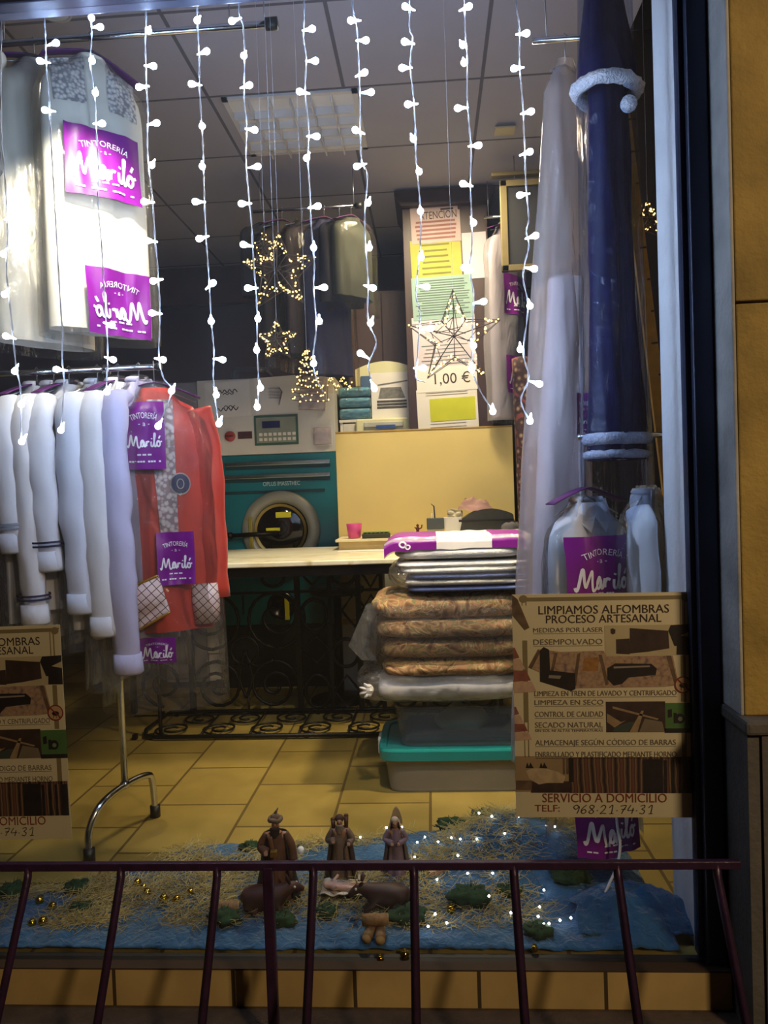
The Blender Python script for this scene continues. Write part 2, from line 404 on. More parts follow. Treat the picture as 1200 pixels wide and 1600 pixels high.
def downlight():
    c = P(86, 16, 2.75); 
    t = thing('downlight', 'round white recessed downlight in the ceiling above the white dress', 'ceiling light', (c.x, 3.9, CEIL))
    t.location = PZ(86, 16, CEIL)
    MB().lathe([(0.0, -0.012), (0.05, -0.012), (0.058, -0.006), (0.06, 0)], 28).build('lens', mat('frosted_lens', '#f2f2f6', 0.5, var=0.02), t)
    MB().lathe([(0.056, -0.004), (0.056, -0.014), (0.066, -0.014), (0.07, 0)], 28).build('trim_ring', white_paint, t)
downlight()
def wall_cove():
    p = P(790, 195, 4.5)
    t = thing('hanging_lamp', 'small cream slatted lamp under the ceiling, right of the ceiling panel', 'ceiling light', (p.x, 4.5, CEIL))
    cm = mat('cream_lacquer', '#cdbf96', 0.5)
    dz = p.z - CEIL
    MB().cyl((0, 0, 0), (0, 0, dz + 0.02), 0.006).build('stem', cm, t)
    for k in range(3):
        MB().box((-0.085 + 0.01 * k, -0.05, dz + 0.022 - 0.030 * k), (0.075 - 0.012 * k, 0.05, dz + 0.03 - 0.030 * k)).build('slat', cm, t)
wall_cove()

# ------------------------------------------------------------------ cold white light curtain
STR = [
 ([(2, -60), (2, 60), (2, 200), (8, 280), (12, 360), (10, 420), (18, 500), (25, 570), (32, 610), (33, 690)], [(20, 338), (5, 397), (7, 460), (9, 525), (23, 580), (33, 632), (34, 690)], 'at the far left edge of the window'),
 ([(68, -60), (69, 20), (71, 60), (73, 110), (77, 160), (80, 220), (86, 330), (95, 483), (98, 520), (97, 560), (100, 600), (95, 668)], [(88, 67), (62, 95), (70, 172), (88, 577), (95, 672)], 'over the left half of the hanging white dress'),
 ([(140, -60), (142, 20), (143, 60), (141, 100), (148, 150), (150, 200), (154, 260), (153, 310), (160, 400), (163, 470), (168, 540), (166, 610)], [(143, 28), (157, 42), (144, 95), (149, 145), (160, 193), (168, 270), (175, 508), (177, 562), (167, 612)], 'over the purple labels of the white dress'),
 ([(226, -60), (228, 30), (227, 70), (229, 135), (231, 175), (230, 230), (234, 280), (238, 310), (242, 370), (247, 430), (250, 490), (248, 555), (255, 590), (268, 611), (250, 660)], [(232, 48), (240, 103), (217, 136), (245, 192), (237, 258), (225, 315), (230, 376), (239, 439), (237, 489), (255, 562), (268, 611), (247, 666)], 'ending above the orange jacket'),
 ([(306, -60), (308, 20), (309, 50), (311, 90), (312, 140), (316, 210), (318, 260), (319, 300), (322, 370), (326, 430), (330, 500), (334, 550), (333, 590), (338, 640), (342, 664)], [(308, 32), (323, 80), (299, 131), (316, 197), (316, 260), (305, 315), (311, 373), (333, 442), (330, 502), (348, 562), (338, 617), (342, 662)], 'ending on the white control fascia'),
 ([(372, -60), (374, 20), (380, 40), (382, 90), (381, 150), (385, 195), (384, 250), (388, 300), (393, 350), (397, 420), (401, 470), (402, 550), (404, 600), (402, 638)], [(362, 33), (381, 87), (390, 133), (398, 203), (403, 260), (377, 318), (380, 382), (387, 450), (403, 498), (401, 547), (407, 606), (402, 636)], 'along the left edge of the ceiling panel light'),
 ([(474, -60), (475, 20), (474, 60), (478, 90), (477, 145), (482, 200), (481, 250), (484, 300), (486, 350), (491, 410), (490, 450), (494, 510), (489, 560), (494, 590), (505, 612)], [(488, 45), (493, 95), (468, 143), (495, 213), (479, 247), (497, 322), (490, 387), (507, 449), (499, 502), (490, 568)], 'over the middle of the ceiling panel light'),
 ([(549, -60), (551, 10), (557, 40), (560, 90), (562, 145), (563, 200), (565, 250), (574, 275), (570, 330), (571, 380), (575, 440), (575, 500), (588, 535), (576, 570), (582, 600)], [(548, 32), (572, 63), (570, 113), (580, 144), (555, 203), (557, 260), (575, 317), (577, 387), (583, 450), (579, 505), (563, 552), (585, 607)], 'ending at the cream pressing machine'),
 ([(636, -60), (640, 0), (640, 45), (645, 60), (641, 100), (646, 150), (649, 200), (650, 250), (655, 300), (658, 350), (655, 400), (650, 460), (656, 490), (652, 560), (650, 590), (664, 597)], [(633, 10), (632, 65), (628, 106), (637, 163), (646, 217), (655, 268), (657, 330), (658, 402), (667, 448), (673, 513), (662, 575)], 'along the left edge of the taped notices'),
 ([(722, -60), (725, 0), (727, 50), (730, 90), (730, 150), (733, 195), (736, 240), (735, 290), (737, 340), (737, 390), (733, 420), (740, 460), (738, 520), (738, 575), (750, 610), (769, 640)], [(733, 10), (723, 70), (725, 98), (715, 169), (748, 227), (723, 287), (740, 348), (725, 418), (756, 471), (740, 540), (737, 577), (770, 643)], 'along the right edge of the taped notices'),
 ([(804, -60), (807, 10), (811, 40), (812, 100), (815, 140), (818, 190), (820, 240), (822, 290), (826, 340), (822, 362), (826, 385), (817, 430), (825, 480), (818, 550), (826, 590), (814, 625), (826, 655)], [(823, 52), (803, 107), (830, 174), (828, 237), (812, 305), (837, 368), (835, 420), (828, 478), (813, 546), (843, 600), (828, 658)], 'beside the long milky garment bag on the right'),
]
LY = 2.33
led_wire = mat('clear_led_wire', '#c8ccd8', 0.3, var=0.05)
led = emis('cold_white_led', (0.50, 0.69, 1.0), LED)
def bulb_mesh():
    b = MB().lathe([(0.0018, -0.032), (0.0028, -0.024), (0.0045, -0.014), (0.0078, -0.007), (0.0098, -0.001), (0.0085, 0.005), (0.0045, 0.009), (0.0004, 0.010)], 10)
    o = b.build('bulb', led); me = o.data; bpy.data.objects.remove(o); return me
BULB = bulb_mesh()
def string_lights():
    rnd = random.Random(4)
    for pts, bulbs, where in STR:
        base = P(pts[0][0], pts[0][1], LY); base.z = 3.0
        t = thing('light_string', 'hanging strand of cold white bulb lights ' + where, 'string lights', base, 0, 'cold white light strands of the window curtain')
        line = catmull([P(x, y, LY) for x, y in pts], 8)
        m = MB(); k = 0
        for sgn in (0, math.pi):
            m.tube([p - base + Vector((math.cos(i * 0.9 + sgn) * 0.0016, math.sin(i * 0.9 + sgn) * 0.0016, 0)) for i, p in enumerate(line)], 0.0013, 5)
        m.tube([(0, 0, 0), line[0] - base], 0.0013, 5)
        m.build('wire', led_wire, t)
        for bx, by in bulbs:
            q = P(bx, by, LY - 0.004)
            near = min(line, key=lambda p: (p - q).length)
            d = q - near
            if d.length < 0.014: d = Vector((rnd.uniform(-0.3, 0.3), -0.6, -0.8))
            b = bpy.data.objects.new('bulb', BULB); C.objects.link(b); b.parent = t
            b.location = q - base; b.rotation_euler = d.to_track_quat('Z', 'Y').to_euler()
string_lights()

# ------------------------------------------------------------------ iron table with marble top
def spiral(cx, cz, r0, r1, turns, a0, y=0.0, n=26):
    return [(cx + (r0 + (r1 - r0) * i / n) * math.cos(a0 + turns * 2 * math.pi * i / n), y, cz + (r0 + (r1 - r0) * i / n) * math.sin(a0 + turns * 2 * math.pi * i / n)) for i in range(n + 1)]
def ring(cx, cz, r, y=0.0, n=28, rz=None):
    rz = rz or r
    return [(cx + r * math.cos(2 * math.pi * i / n), y, cz + rz * math.sin(2 * math.pi * i / n)) for i in range(n)]
TYV = 4.75
def table():
    org = Vector((-0.95, TYV, 0))
    t = thing('iron_table', 'black wrought iron table with scrolled base and pale marble top', 'table', org)
    f = lambda px, py: (lambda q: (q.x, q.z))(P(px, py, TYV) - org)
    zt = 1.005
    xl = P(195, 880, 4.1).x - org.x; xr = P(800, 860, 4.1).x - org.x
    marble = pattern('cream_marble', 'Noise', ['#d8cda6', '#efe6c8', '#f3ecd4', '#c9bb92'], 3.0, 0.25, (1, 2, 1), [0.3, 0.5, 0.62, 0.68], Detail=8.0, Distortion=1.6)
    MB().box((xl, -0.65, zt), (xr, 0.42, zt + 0.028), 0.006).build('top', marble, t)
    ap = MB().box((xl + 0.04, -0.60, zt - 0.06), (xr - 0.04, -0.57, zt)).box((xl + 0.04, 0.34, zt - 0.06), (xr - 0.04, 0.37, zt)).box((xl + 0.04, -0.6, zt - 0.06), (xl + 0.07, 0.37, zt)).box((xr - 0.07, -0.6, zt - 0.06), (xr - 0.04, 0.37, zt))
    ap.build('apron', iron, t)
    z1 = f(400, 926)[1]; z0 = f(400, 1117)[1]; zm = f(400, 1030)[1]
    X0 = f(205, 1000)[0]; X1 = xr - 0.06
    m = MB()
    for z in (z1, z0, z0 + 0.30): pass
    for z in (z1, z0): m.box((X0, -0.011, z - 0.008), (X1, 0.011, z + 0.008))
    m.box((X0, -0.013, zt - 0.03), (X1, 0.013, zt))
    m.build('rail', iron, t)
    posts = [205, 298, 467, 517, 562, 598]
    for px in posts + [660, 720, 780]:
        x = f(px, 1000)[0]; wd = 0.028 if px in (205, 298, 562, 467) else 0.020
        MB().box((x - wd * 0.6, -wd * 0.6, 0.02), (x + wd * 0.6, wd * 0.6, zt)).build('post', iron, t)
    s = MB(); r = 0.0115
    X = lambda px: f(px, 1000)[0]; Z = lambda py: f(380, py)[1]
    k = 1 / 248.0
    for sg in (1, -1):
        cx = X(382); S = lambda d: cx + sg * d * k
        # large upper C scroll
        s.tube(spiral(S(52), Z(965), 50 * k, 12 * k, sg * -1.55, R(270 if sg > 0 else 270)), r, 6)
        s.tube(spiral(S(52), Z(965), 50 * k, 44 * k, sg * 0.30, R(270)), r, 6)
        # lower scrolls
        s.tube(spiral(S(46), Z(1072), 40 * k, 8 * k, sg * 1.7, R(90)), r, 6)
        s.tube(spiral(S(46), Z(1072), 40 * k, 38 * k, sg * -0.28, R(90)), r, 6)
        s.tube(catmull([(S(0), 0, Z(1020)), (S(14), 0, Z(1040)), (S(46), 0, Z(1032))], 6), r, 6)
        s.tube(catmull([(S(0), 0, Z(1090)), (S(10), 0, Z(1060)), (S(4), 0, Z(1030)), (S(0), 0, Z(1015))], 6), r, 6)
    s.tube(ring(X(382), Z(1017), 22 * k), r, 6, True)
    s.tube(ring(X(430), Z(905), 17 * k, rz=13 * k), r, 6, True)
    s.tube([(X(382), 0, Z(930)), (X(382), 0, Z(960))], 0.006, 6); s.tube([(X(385), 0, Z(1085)), (X(385), 0, Z(1122))], 0.006, 6)
    for px in (250,):
        s.tube(spiral(X(252), Z(980), 38 * k, 8 * k, 1.6, R(90)), r, 6); s.tube(spiral(X(252), Z(1065), 38 * k, 8 * k, -1.6, R(270)), r, 6)
    s.build('scrollwork', iron, t)
    d = MB()
    def diamond(px, py, a, b):
        x, z = X(px), f(px, py)[1]
        d.tube([(x, 0, z + b * k), (x + a * k, 0, z), (x, 0, z - b * k), (x - a * k, 0, z)], 0.012, 4, True)
    def circ(px, py, a, b): d.tube(ring(X(px), f(px, py)[1], a * k, rz=b * k), 0.012, 6, True)
    diamond(491, 893, 20, 22); circ(540, 893, 20, 21); diamond(582, 893, 15, 24)
    diamond(555, 953, 20, 26); diamond(494, 1015, 22, 22); circ(540, 1020, 20, 22); diamond(582, 1015, 15, 22); circ(492, 960, 20, 24); diamond(582, 953, 14, 24)
    circ(494, 1080, 20, 26); diamond(540, 1080, 20, 26); circ(582, 1080, 15, 24)
    for q in (630, 690, 750): diamond(q, 893, 20, 22); circ(q, 953, 20, 24); diamond(q, 1015, 20, 22); circ(q, 1080, 20, 26)
    d.build('lattice', iron, t)
    # flat foot grille on the floor, in front of the upright panel
    g = MB(); yf = -0.50; xA = PZ(205, 1165, 0.02).x - org.x; xB = X1
    fr = [(xA + 0.10, yf), (xB, yf), (xB, 0.0), (xA, 0.0), (xA - 0.02, yf + 0.14), (xA + 0.02, yf + 0.03)]
    g.tube([(x, y, 0.022) for x, y in fr], 0.013, 6, True)
    for i in range(7):
        cx = xA + 0.20 + i * 0.29
        if cx > xB - 0.1: break
        for sg in (1, -1):
            sp = spiral(0, 0, 0.115, 0.03, 1.6 * sg, R(90 if sg > 0 else 270))
            g.tube([(cx + sg * 0.055 + x, -0.25 + sg * 0.10 + z, 0.022) for x, _, z in sp], 0.007, 5)
        g.tube([(cx + 0.145, yf, 0.022), (cx + 0.145, 0, 0.022)], 0.006, 5)
    g.build('foot_grille', iron, t)
    for x in (xA + 0.05, X(250), X(494), xB - 0.03):
        MB().box((x - 0.012, yf + 0.02, 0), (x + 0.012, yf + 0.05, 0.03)).build('foot', iron, t); MB().box((x - 0.012, -0.03, 0), (x + 0.012, 0.0, 0.03)).build('foot', iron, t)
    # legs carrying the front of the top
    for px in (247,):
        x = P(px, 1000, 4.3).x - org.x
        MB().tube(catmull([(x, -0.47, 0.02), (x, -0.47, 0.6), (x, -0.5, 0.95), (x, -0.55, zt)], 6), 0.012, 6).build('leg', iron, t)
    x = xr - 0.10
    MB().tube([(x, -0.47, 0.02), (x, -0.47, zt)], 0.012, 6).build('leg', iron, t)
table()
def stool():
    p = P(525, 922, 5.02)
    t = thing('stool', 'black round-seated stool on a centre post behind the iron table base', 'stool', (p.x, 5.06, 0))
    zs = p.z
    MB().lathe([(0.0, zs - 0.035), (0.17, zs - 0.03), (0.19, zs - 0.01), (0.185, zs + 0.015), (0.12, zs + 0.03), (0.0, zs + 0.033)], 28).build('seat', black_plastic, t)
    MB().cyl((0, 0, 0.03), (0, 0, zs - 0.03), 0.028).build('post', iron, t)
    MB().lathe([(0.0, 0.0), (0.2, 0.0), (0.2, 0.012), (0.06, 0.035), (0.0, 0.04)], 28).build('base', iron, t)
stool()

# ------------------------------------------------------------------ drying machine
def machine():
    Y = 5.42; xl = P(313, 720, Y).x; xr = P(526, 720, Y).x
    org = Vector(((xl + xr) / 2, Y, 0)); hw = (xr - xl) / 2
    t = thing('dry_cleaning_machine', 'white and teal dry cleaning machine with round glass door, behind the iron table', 'machine', org)
    f = lambda px, py: (lambda q: (q.x, q.z))(P(px, py, Y - 0.01) - org)
    ztop = f(420, 590)[1]; zt = f(430, 709)[1]; zb = f(430, 976)[1]
    gap = f(342, 760)[0]
    MB().box((-hw, 0.02, 0.05), (hw, 0.9, ztop - 0.01)).build('body', white_paint, t)
    MB().box((-hw + 0.05, 0.0, 0.0), (hw - 0.05, 0.85, 0.06)).build('plinth', black_plastic, t)
    MB().box((-hw, -0.012, zt), (hw, 0.02, ztop), 0.006).build('control_fascia', white_paint, t)
    MB().box((-hw, -0.012, zb - 0.2), (gap - 0.006, 0.02, zt - 0.004), 0.004).build('side_strip', white_paint, t)
    MB().box((gap, -0.012, f(430, 866)[1]), (hw, 0.02, zt - 0.004), 0.004).box((gap, -0.008, zb), (hw, 0.02, f(430, 870)[1]), 0.004).build('front_panel', teal, t)
    MB().box((gap, -0.004, 0.06), (hw, 0.02, zb - 0.005)).build('lower_grille', black_plastic, t)
    # door
    cx, cz = f(440, 828); r = 62 * Y / FPX
    d = MB(); prof_ = [(r * 0.68, 0.0), (r * 0.70, -0.035), (r * 0.80, -0.045), (r * 0.97, -0.04), (r, -0.02), (r, 0.0)]
    ringm = MB(); n = 48
    for (rr, y) in prof_: pass
    ringm.grid(lambda u, v: (cx + prof_[min(int(v * 5 + 0.5), 5)][0] * math.cos(2 * math.pi * u), prof_[min(int(v * 5 + 0.5), 5)][1] - 0.012, cz + prof_[min(int(v * 5 + 0.5), 5)][0] * math.sin(2 * math.pi * u)), n, 5, True, True)
    door = ringm.build('door', mat('grey_satin_steel', '#8f8d80', 0.5, 0.3, var=0.08), t)
    MB().lathe([(0.0, -0.05), (r * 0.3, -0.047), (r * 0.55, -0.035), (r * 0.69, -0.014)], 40, (cx, 0, cz), 'Y').build('door_glass', mat('dark_glass', '#14100f', 0.08, var=0.1), door)
    MB().grid(lambda u, v: (cx + (r * (0.60 + 0.07 * v)) * math.cos(2 * math.pi * u), -0.045 - 0.006 * v, cz + (r * (0.60 + 0.07 * v)) * math.sin(2 * math.pi * u)), 40, 1, True, True).build('gasket_ring', mat('brass_ring', '#7a6a3a', 0.3, 0.8), door)
    a, b = f(364, 836), f(440, 832)
    h = MB().cyl((a[0], -0.085, a[1]), (b[0], -0.075, b[1]), 0.016, 14).lathe([(0, 0), (0.024, 0.0), (0.026, 0.035), (0, 0.04)], 14, (a[0] - 0.02, -0.085, a[1]), 'X')
    h.build('handle', mat('black_steel', '#24221f', 0.3, 0.8), door)
    sy = mat('yellow_sticker', '#d8cf1f', 0.5, var=0.05)
    c = f(445, 804); MB().box((c[0] - 0.055, -0.066, c[1] - 0.02), (c[0] + 0.055, -0.060, c[1] + 0.02)).build('sticker', sy, door)
    c = f(429, 829); MB().box((c[0] - 0.05, -0.064, c[1] + 0.002), (c[0] + 0.05, -0.058, c[1] + 0.022)).box((c[0] + 0.036, -0.064, c[1] - 0.02), (c[0] + 0.05, -0.058, c[1] + 0.002)).build('sticker', sy, door)
    MB().box((cx - r * 0.80, -0.07, cz - r * 0.5), (cx - r * 0.70, -0.05, cz + r * 0.35), 0.004).build('hinge', mat('brass_bar', '#a79a45', 0.3, 0.6), door)
    # louvre slots with bright strips
    for y in (723, 743):
        a = f(352, y + 6); b = f(516, y - 1)
        MB().box((a[0], -0.03, a[1] - 0.004), (b[0], -0.010, a[1] + 0.026), 0.004).build('louvre', mat('brushed_strip', '#8d9b9b', 0.22, 0.9, var=0.15, nscale=2), t)
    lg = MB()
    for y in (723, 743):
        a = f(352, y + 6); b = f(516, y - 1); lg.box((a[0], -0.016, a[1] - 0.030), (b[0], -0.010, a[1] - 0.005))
    lg.build('louvre_shade', mat('shaded_teal', '#06343a', 0.4), t)  # shadow under each louvre, made as a strip of darkened teal
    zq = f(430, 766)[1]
    MB().box((gap + 0.02, -0.02, zq - 0.02), (hw - 0.09, -0.010, zq), 0.003).build('shadow_groove', mat('shaded_teal', '#06343a', 0.4), t)  # groove's shadow made as a strip of darkened teal
    q = f(440, 756); m = MB(); write(m, 'OPLUS IMASSTHEC', lambda x, y: (x, -0.0165, y), q[0], q[1] - 0.012, 0.030, 0.27); m.build('lettering', mat('pale_letters', '#b9ccc9', 0.5, var=0.02), t)
    # lower small port
    c2 = f(441, 945); rr = 0.10
    lp = MB().lathe([(0.0, -0.02), (rr * 0.7, -0.02), (rr * 0.75, -0.05), (rr, -0.05), (rr, 0.0)], 32, (c2[0], -0.008, c2[1]), 'Y').build('filter_port', mat('dark_port', '#1a1614', 0.25, 0.5), t)
    MB().box((c2[0] + 0.03, -0.07, c2[1] - 0.10), (c2[0] + 0.06, -0.055, c2[1] + 0.06)).build('sticker', sy, lp)
    k = f(331, 771); MB().lathe([(0.0, -0.05), (0.03, -0.05), (0.042, -0.035), (0.044, 0.0)], 24, (k[0], -0.012, k[1]), 'Y').build('knob', black_plastic, t)
    k = f(327, 726); MB().lathe([(0.0, -0.01), (0.012, -0.01), (0.013, 0.0)], 14, (k[0], -0.012, k[1]), 'Y').build('screw', black_plastic, t)
    # fascia: red switch, plate, keypad, stickers, taped papers
    k = f(360, 682); sw = MB().lathe([(0.0, -0.03), (0.03, -0.03), (0.037, -0.02), (0.038, 0.0)], 24, (k[0], -0.012, k[1]), 'Y').build('rotary_switch', mat('red_switch', '#b4372c', 0.4), t)
    MB().box((k[0] - 0.03, -0.048, k[1] - 0.006), (k[0] + 0.03, -0.042, k[1] + 0.006)).build('grip', mat('dark_red', '#6d1f1b', 0.4), sw)
    k = f(383, 680); MB().box((k[0] - 0.052, -0.016, k[1] - 0.026), (k[0] + 0.052, -0.012, k[1] + 0.026)).build('rating_plate', mat('brown_plate', '#4a1f1c', 0.4, var=0.3, nscale=60), t)
    k = f(432, 672); W, H = 0.16, 0.108
    kp = MB().box((k[0] - W, -0.022, k[1] - H), (k[0] + W, -0.012, k[1] + H), 0.004).build('control_panel', mat('green_bezel', '#2f5a46', 0.45), t)
    MB().box((k[0] - W + 0.016, -0.025, k[1] - H + 0.018), (k[0] + W - 0.016, -0.021, k[1] + H - 0.016)).build('panel_plate', mat('grey_green_plate', '#8b9180', 0.5), kp)
    MB().box((k[0] - W + 0.06, -0.028, k[1] + 0.015), (k[0] - W + 0.19, -0.024, k[1] + 0.065)).build('display', mat('blue_lcd', '#20285c', 0.2), kp)
    km = mat('ivory_key', '#eeeada', 0.4, var=0.02)
    for i in range(8):
        for j in range(2):
            x = k[0] - W + 0.036 + i * 0.0345; z = k[1] - 0.030 - j * 0.036
            MB().box((x, -0.031, z - 0.011), (x + 0.024, -0.024, z + 0.011), 0.002).build('key', km, kp)
    k = f(325, 680); lf = MB()
    for a in range(6):
        an = R(25 + a * 26); lf.tube([(k[0], -0.0135, k[1] - 0.03), (k[0] + math.cos(an) * 0.03, -0.0135, k[1] - 0.03 + math.sin(an) * 0.045), (k[0] + math.cos(an) * 0.045, -0.0135, k[1] - 0.03 + math.sin(an) * 0.085)], [0.004, 0.011, 0.001], 6, flat=0.15)
    lf.build('leaf_sticker', mat('leaf_green', '#5c8a4a', 0.5), t)
    Y0 = Y
    def note(px0, py0, px1, py1, name, rz, label=None, dy=-0.014):
        a = P(px0, py0, Y0 + dy); b = P(px1, py1, Y0 + dy); c = (a + b) / 2
        w_, h_ = abs(b.x - a.x) / 2, abs(a.z - b.z) / 2
        nt_ = thing('paper_notice', label, 'notice', (c.x, Y0 + dy, c.z)); nt_.rotation_euler = (0, R(rz), 0)
        MB().box((-w_, -0.0012, -h_), (w_, 0.0, h_)).build('sheet', paper, nt_); return nt_, w_, h_
    n1, w_, h_ = note(320, 598, 392, 650, 'paper', -2, 'white sheet with two black flourishes, taped on the machine fascia')
    s = MB()
    for z, a in ((h_ * 0.45, 1), (-h_ * 0.55, -1)):
        s.tube(catmull([(w_ * (-0.45 + 0.9 * i / 8), -0.003, z + a * (0.012 if i % 2 else -0.010)) for i in range(9)], 4), 0.0035, 5)
        s.tube(catmull([(w_ * (-0.2 + 0.5 * i / 5), -0.003, z - a * 0.018 + (0.006 if i % 2 else -0.006)) for i in range(6)], 4), 0.003, 5)
    s.build('flourish', dark_ink, n1)
    n2, w_, h_ = note(397, 590, 465, 645, 'paper', -2, 'white sheet with a brown hand drawing, on the machine fascia above the keypad')
    hd = MB().tube([(0.03, -0.003, h_ * 0.4), (0.05, -0.003, 0.02), (0.02, -0.003, -h_ * 0.55)], [0.03, 0.045, 0.02], 10, flat=0.04)
    for a in (0.035, 0.01, -0.012, -0.035): hd.tube([(0.03, -0.003, a + 0.01), (-0.05, -0.003, a + 0.018)], [0.009, 0.007], 6, flat=0.1)
    hd.build('drawing', mat('sepia_drawing', '#6e4a42', 0.7, var=0.3, nscale=50), n2)
    n3, w_, h_ = note(467, 588, 512, 640, 'paper', 5, 'bright crumpled white bag hung at the top right of the machine fascia')
    MB().grid(lambda u, v: ((u - 0.5) * 1.9 * w_, -0.02 - 0.02 * nz(u * 4, v * 5), (v - 0.5) * 2 * h_), 12, 12).build('crumpled_bag', milky_film, n3, thick=0.004)
    n4, w_, h_ = note(488, 667, 520, 696, 'paper', 0, 'small shiny white pouch stuck right of the machine keypad')
    MB().grid(lambda u, v: ((u - 0.5) * 1.8 * w_, -0.012 - 0.014 * nz(u * 3, v * 3, 5) - 0.01 * math.sin(math.pi * u), (v - 0.5) * 1.8 * h_), 10, 10).build('pouch', milky_film, n4, thick=0.003)
machine()
def side_cabinet():
    Y = 5.40; xl = P(245, 720, Y).x; xr = P(311, 720, Y).x; zt = P(290, 597, Y).z
    t = thing('metal_cabinet', 'plain grey metal cabinet left of the teal machine, behind the orange jacket', 'cabinet', ((xl + xr) / 2, Y, 0)); h = (xr - xl) / 2
    g = mat('grey_cabinet_metal', '#8d8c90', 0.5, 0.1, var=0.06)
    MB().box((-h, 0.02, 0.05), (h, 0.85, zt)).build('body', g, t)
    MB().box((-h + 0.004, 0.0, 0.08), (h - 0.004, 0.02, zt - 0.004), 0.004).build('door', g, t)
    MB().box((-h + 0.03, 0.05, 0), (h - 0.03, 0.8, 0.05)).build('plinth', black_plastic, t)
side_cabinet()
def pipe():
    a = P(367, 592, 5.9); z = a.z
    tag(MB().tube([P(366, 640, 5.9), P(366, 583, 5.9), P(370, 578, 5.9), P(415, 578, 5.9), P(424, 590, 5.9)], 0.022, 8).build('pipe', mat('grey_pipe', '#4a4550', 0.5, 0.4)), 'grey pipe bent over the top of the teal machine', 'pipe')
pipe()

# ------------------------------------------------------------------ pressing machine and blue parcels behind the yellow board
def press():
    Y = 5.62; xl = P(556, 600, Y).x; xr = P(646, 600, Y).x; org = Vector(((xl + xr) / 2, Y, 0)); hw = (xr - xl) / 2
    t = thing('pressing_machine', 'cream machine with arched top and a printed sheet stuck on it, behind the yellow board', 'machine', org)
    f = lambda px, py: (lambda q: (q.x, q.z))(P(px, py, Y) - org)
    cm = mat('cream_enamel', '#d9d3a4', 0.4, var=0.05)
    z0 = f(600, 583)[1]; zt = f(600, 565)[1]; zb = f(600, 660)[1]
    pts = [(-hw, z0 - 0.09)] + [(-hw + 2 * hw * i / 14, z0 + (zt - z0) * math.sin(math.pi * (0.12 + 0.76 * i / 14)) * 1.0) for i in range(15)] + [(hw, z0 - 0.09)]
    MB().poly(pts, -0.02, 0.45).build('hood', cm, t)
    MB().box((-hw + 0.02, 0.02, 0.0), (hw - 0.01, 0.45, z0 - 0.08)).build('body', white_paint, t)
    a = f(580, 600); MB().box((-hw + 0.04, -0.03, z0 - 0.17), (-hw + 0.11, 0.03, z0 - 0.02)).build('side_vent', mat('blue_grey', '#49607e', 0.4), t)
    zq = f(600, 672)[1]; c = f(600, 667)
    MB().box((-hw, -0.10, c[1] - 0.6), (hw, 0.02, c[1] + 0.055), 0.01).build('tray', cm, t)
    MB().box((c[0] - 0.14, -0.115, c[1] - 0.01), (c[0] + 0.15, -0.10, c[1] + 0.03), 0.006).build('slot', mat('grey_plastic', '#b7b4a5', 0.4), t)
    MB().box((c[0] - 0.05, -0.121, c[1] - 0.022), (c[0] + 0.09, -0.114, c[1] + 0.004)).build('blue_label', mat('blue_label', '#2d4f8e', 0.4), t)
    a = P(612, 618, Y - 0.03); nt_ = thing('paper_notice', 'printed white sheet with a dark picture, stuck on the cream pressing machine', 'notice', a)
    MB().box((-0.15, -0.002, -0.20), (0.14, 0.0, 0.17)).build('sheet', paper, nt_)
    MB().add([(-0.10, -0.004, -0.02), (0.10, -0.004, -0.02), (0.07, -0.004, 0.06), (-0.08, -0.004, 0.06)], [(0, 1, 2, 3)]).add([(-0.10, -0.004, 0.075), (0.12, -0.004, 0.10), (0.12, -0.004, 0.11), (-0.10, -0.004, 0.085)], [(0, 1, 2, 3)]).build('picture', mat('print_grey', '#77756f', 0.6, var=0.3, nscale=40), nt_)
    m = MB()
    for i in range(3): m.add([(-0.11, -0.004, -0.05 - 0.022 * i), (0.11, -0.004, -0.05 - 0.022 * i), (0.11, -0.004, -0.034 - 0.022 * i), (-0.11, -0.004, -0.034 - 0.022 * i)], [(0, 1, 2, 3)])
    m.build('text_block', mat('print_dark', '#4c4a48', 0.6, var=0.5, nscale=90), nt_)
press()
def parcels():
    Y = 5.55; gp = 'blue plastic wrapped parcels behind the yellow board'
    body = P(540, 670, Y)
    s = thing('side_table', 'white shelf unit under the blue plastic parcels, behind the yellow board', 'shelf', (body.x + 0.075, Y + 0.2, 0))
    zt = P(540, 656, Y).z
    MB().box((-0.12, -0.2, zt - 0.02), (0.12, 0.2, zt)).build('shelf_top', white_paint, s)
    MB().box((-0.115, -0.19, 0), (-0.095, 0.19, zt - 0.02)).box((0.095, -0.19, 0), (0.115, 0.19, zt - 0.02)).box((-0.095, 0.16, 0), (0.095, 0.19, zt - 0.02)).build('shelf_body', white_paint, s)
    MB().box((-0.094, -0.195, zt - 0.16), (0.094, 0.15, zt - 0.03), 0.004).build('drawer', mat('pale_grey_box', '#cfc9ba', 0.5), s)
    bm_ = pattern('blue_textile', 'Noise', ['#2e6a86', '#3c8fae', '#7fb9c9', '#2a5c78'], 22, 0.5, (1, 1, 3))
    for i, (lab, hh) in enumerate((('blue parcel at the bottom of the plastic-wrapped pile', 0.085), ('blue parcel in the middle of the plastic-wrapped pile', 0.08), ('dull blue parcel on top of the plastic-wrapped pile', 0.075))):
        zz = zt + 0.001 + sum((0.085, 0.08, 0.075)[:i])
        t = thing('wrapped_parcel', lab, 'parcel', (body.x + 0.075, Y + 0.17, zz), 0, gp)
        fn = lambda k: (lambda u, v: None)
        MB().box((-0.115, -0.17, 0), (0.115, 0.17, hh - 0.004), 0.02).build('cloth', bm_, t)
        MB().box((-0.12, -0.178, 0.001), (0.12, 0.175, hh - 0.001), 0.02).build('plastic_wrap', clear_film, t)
parcels()

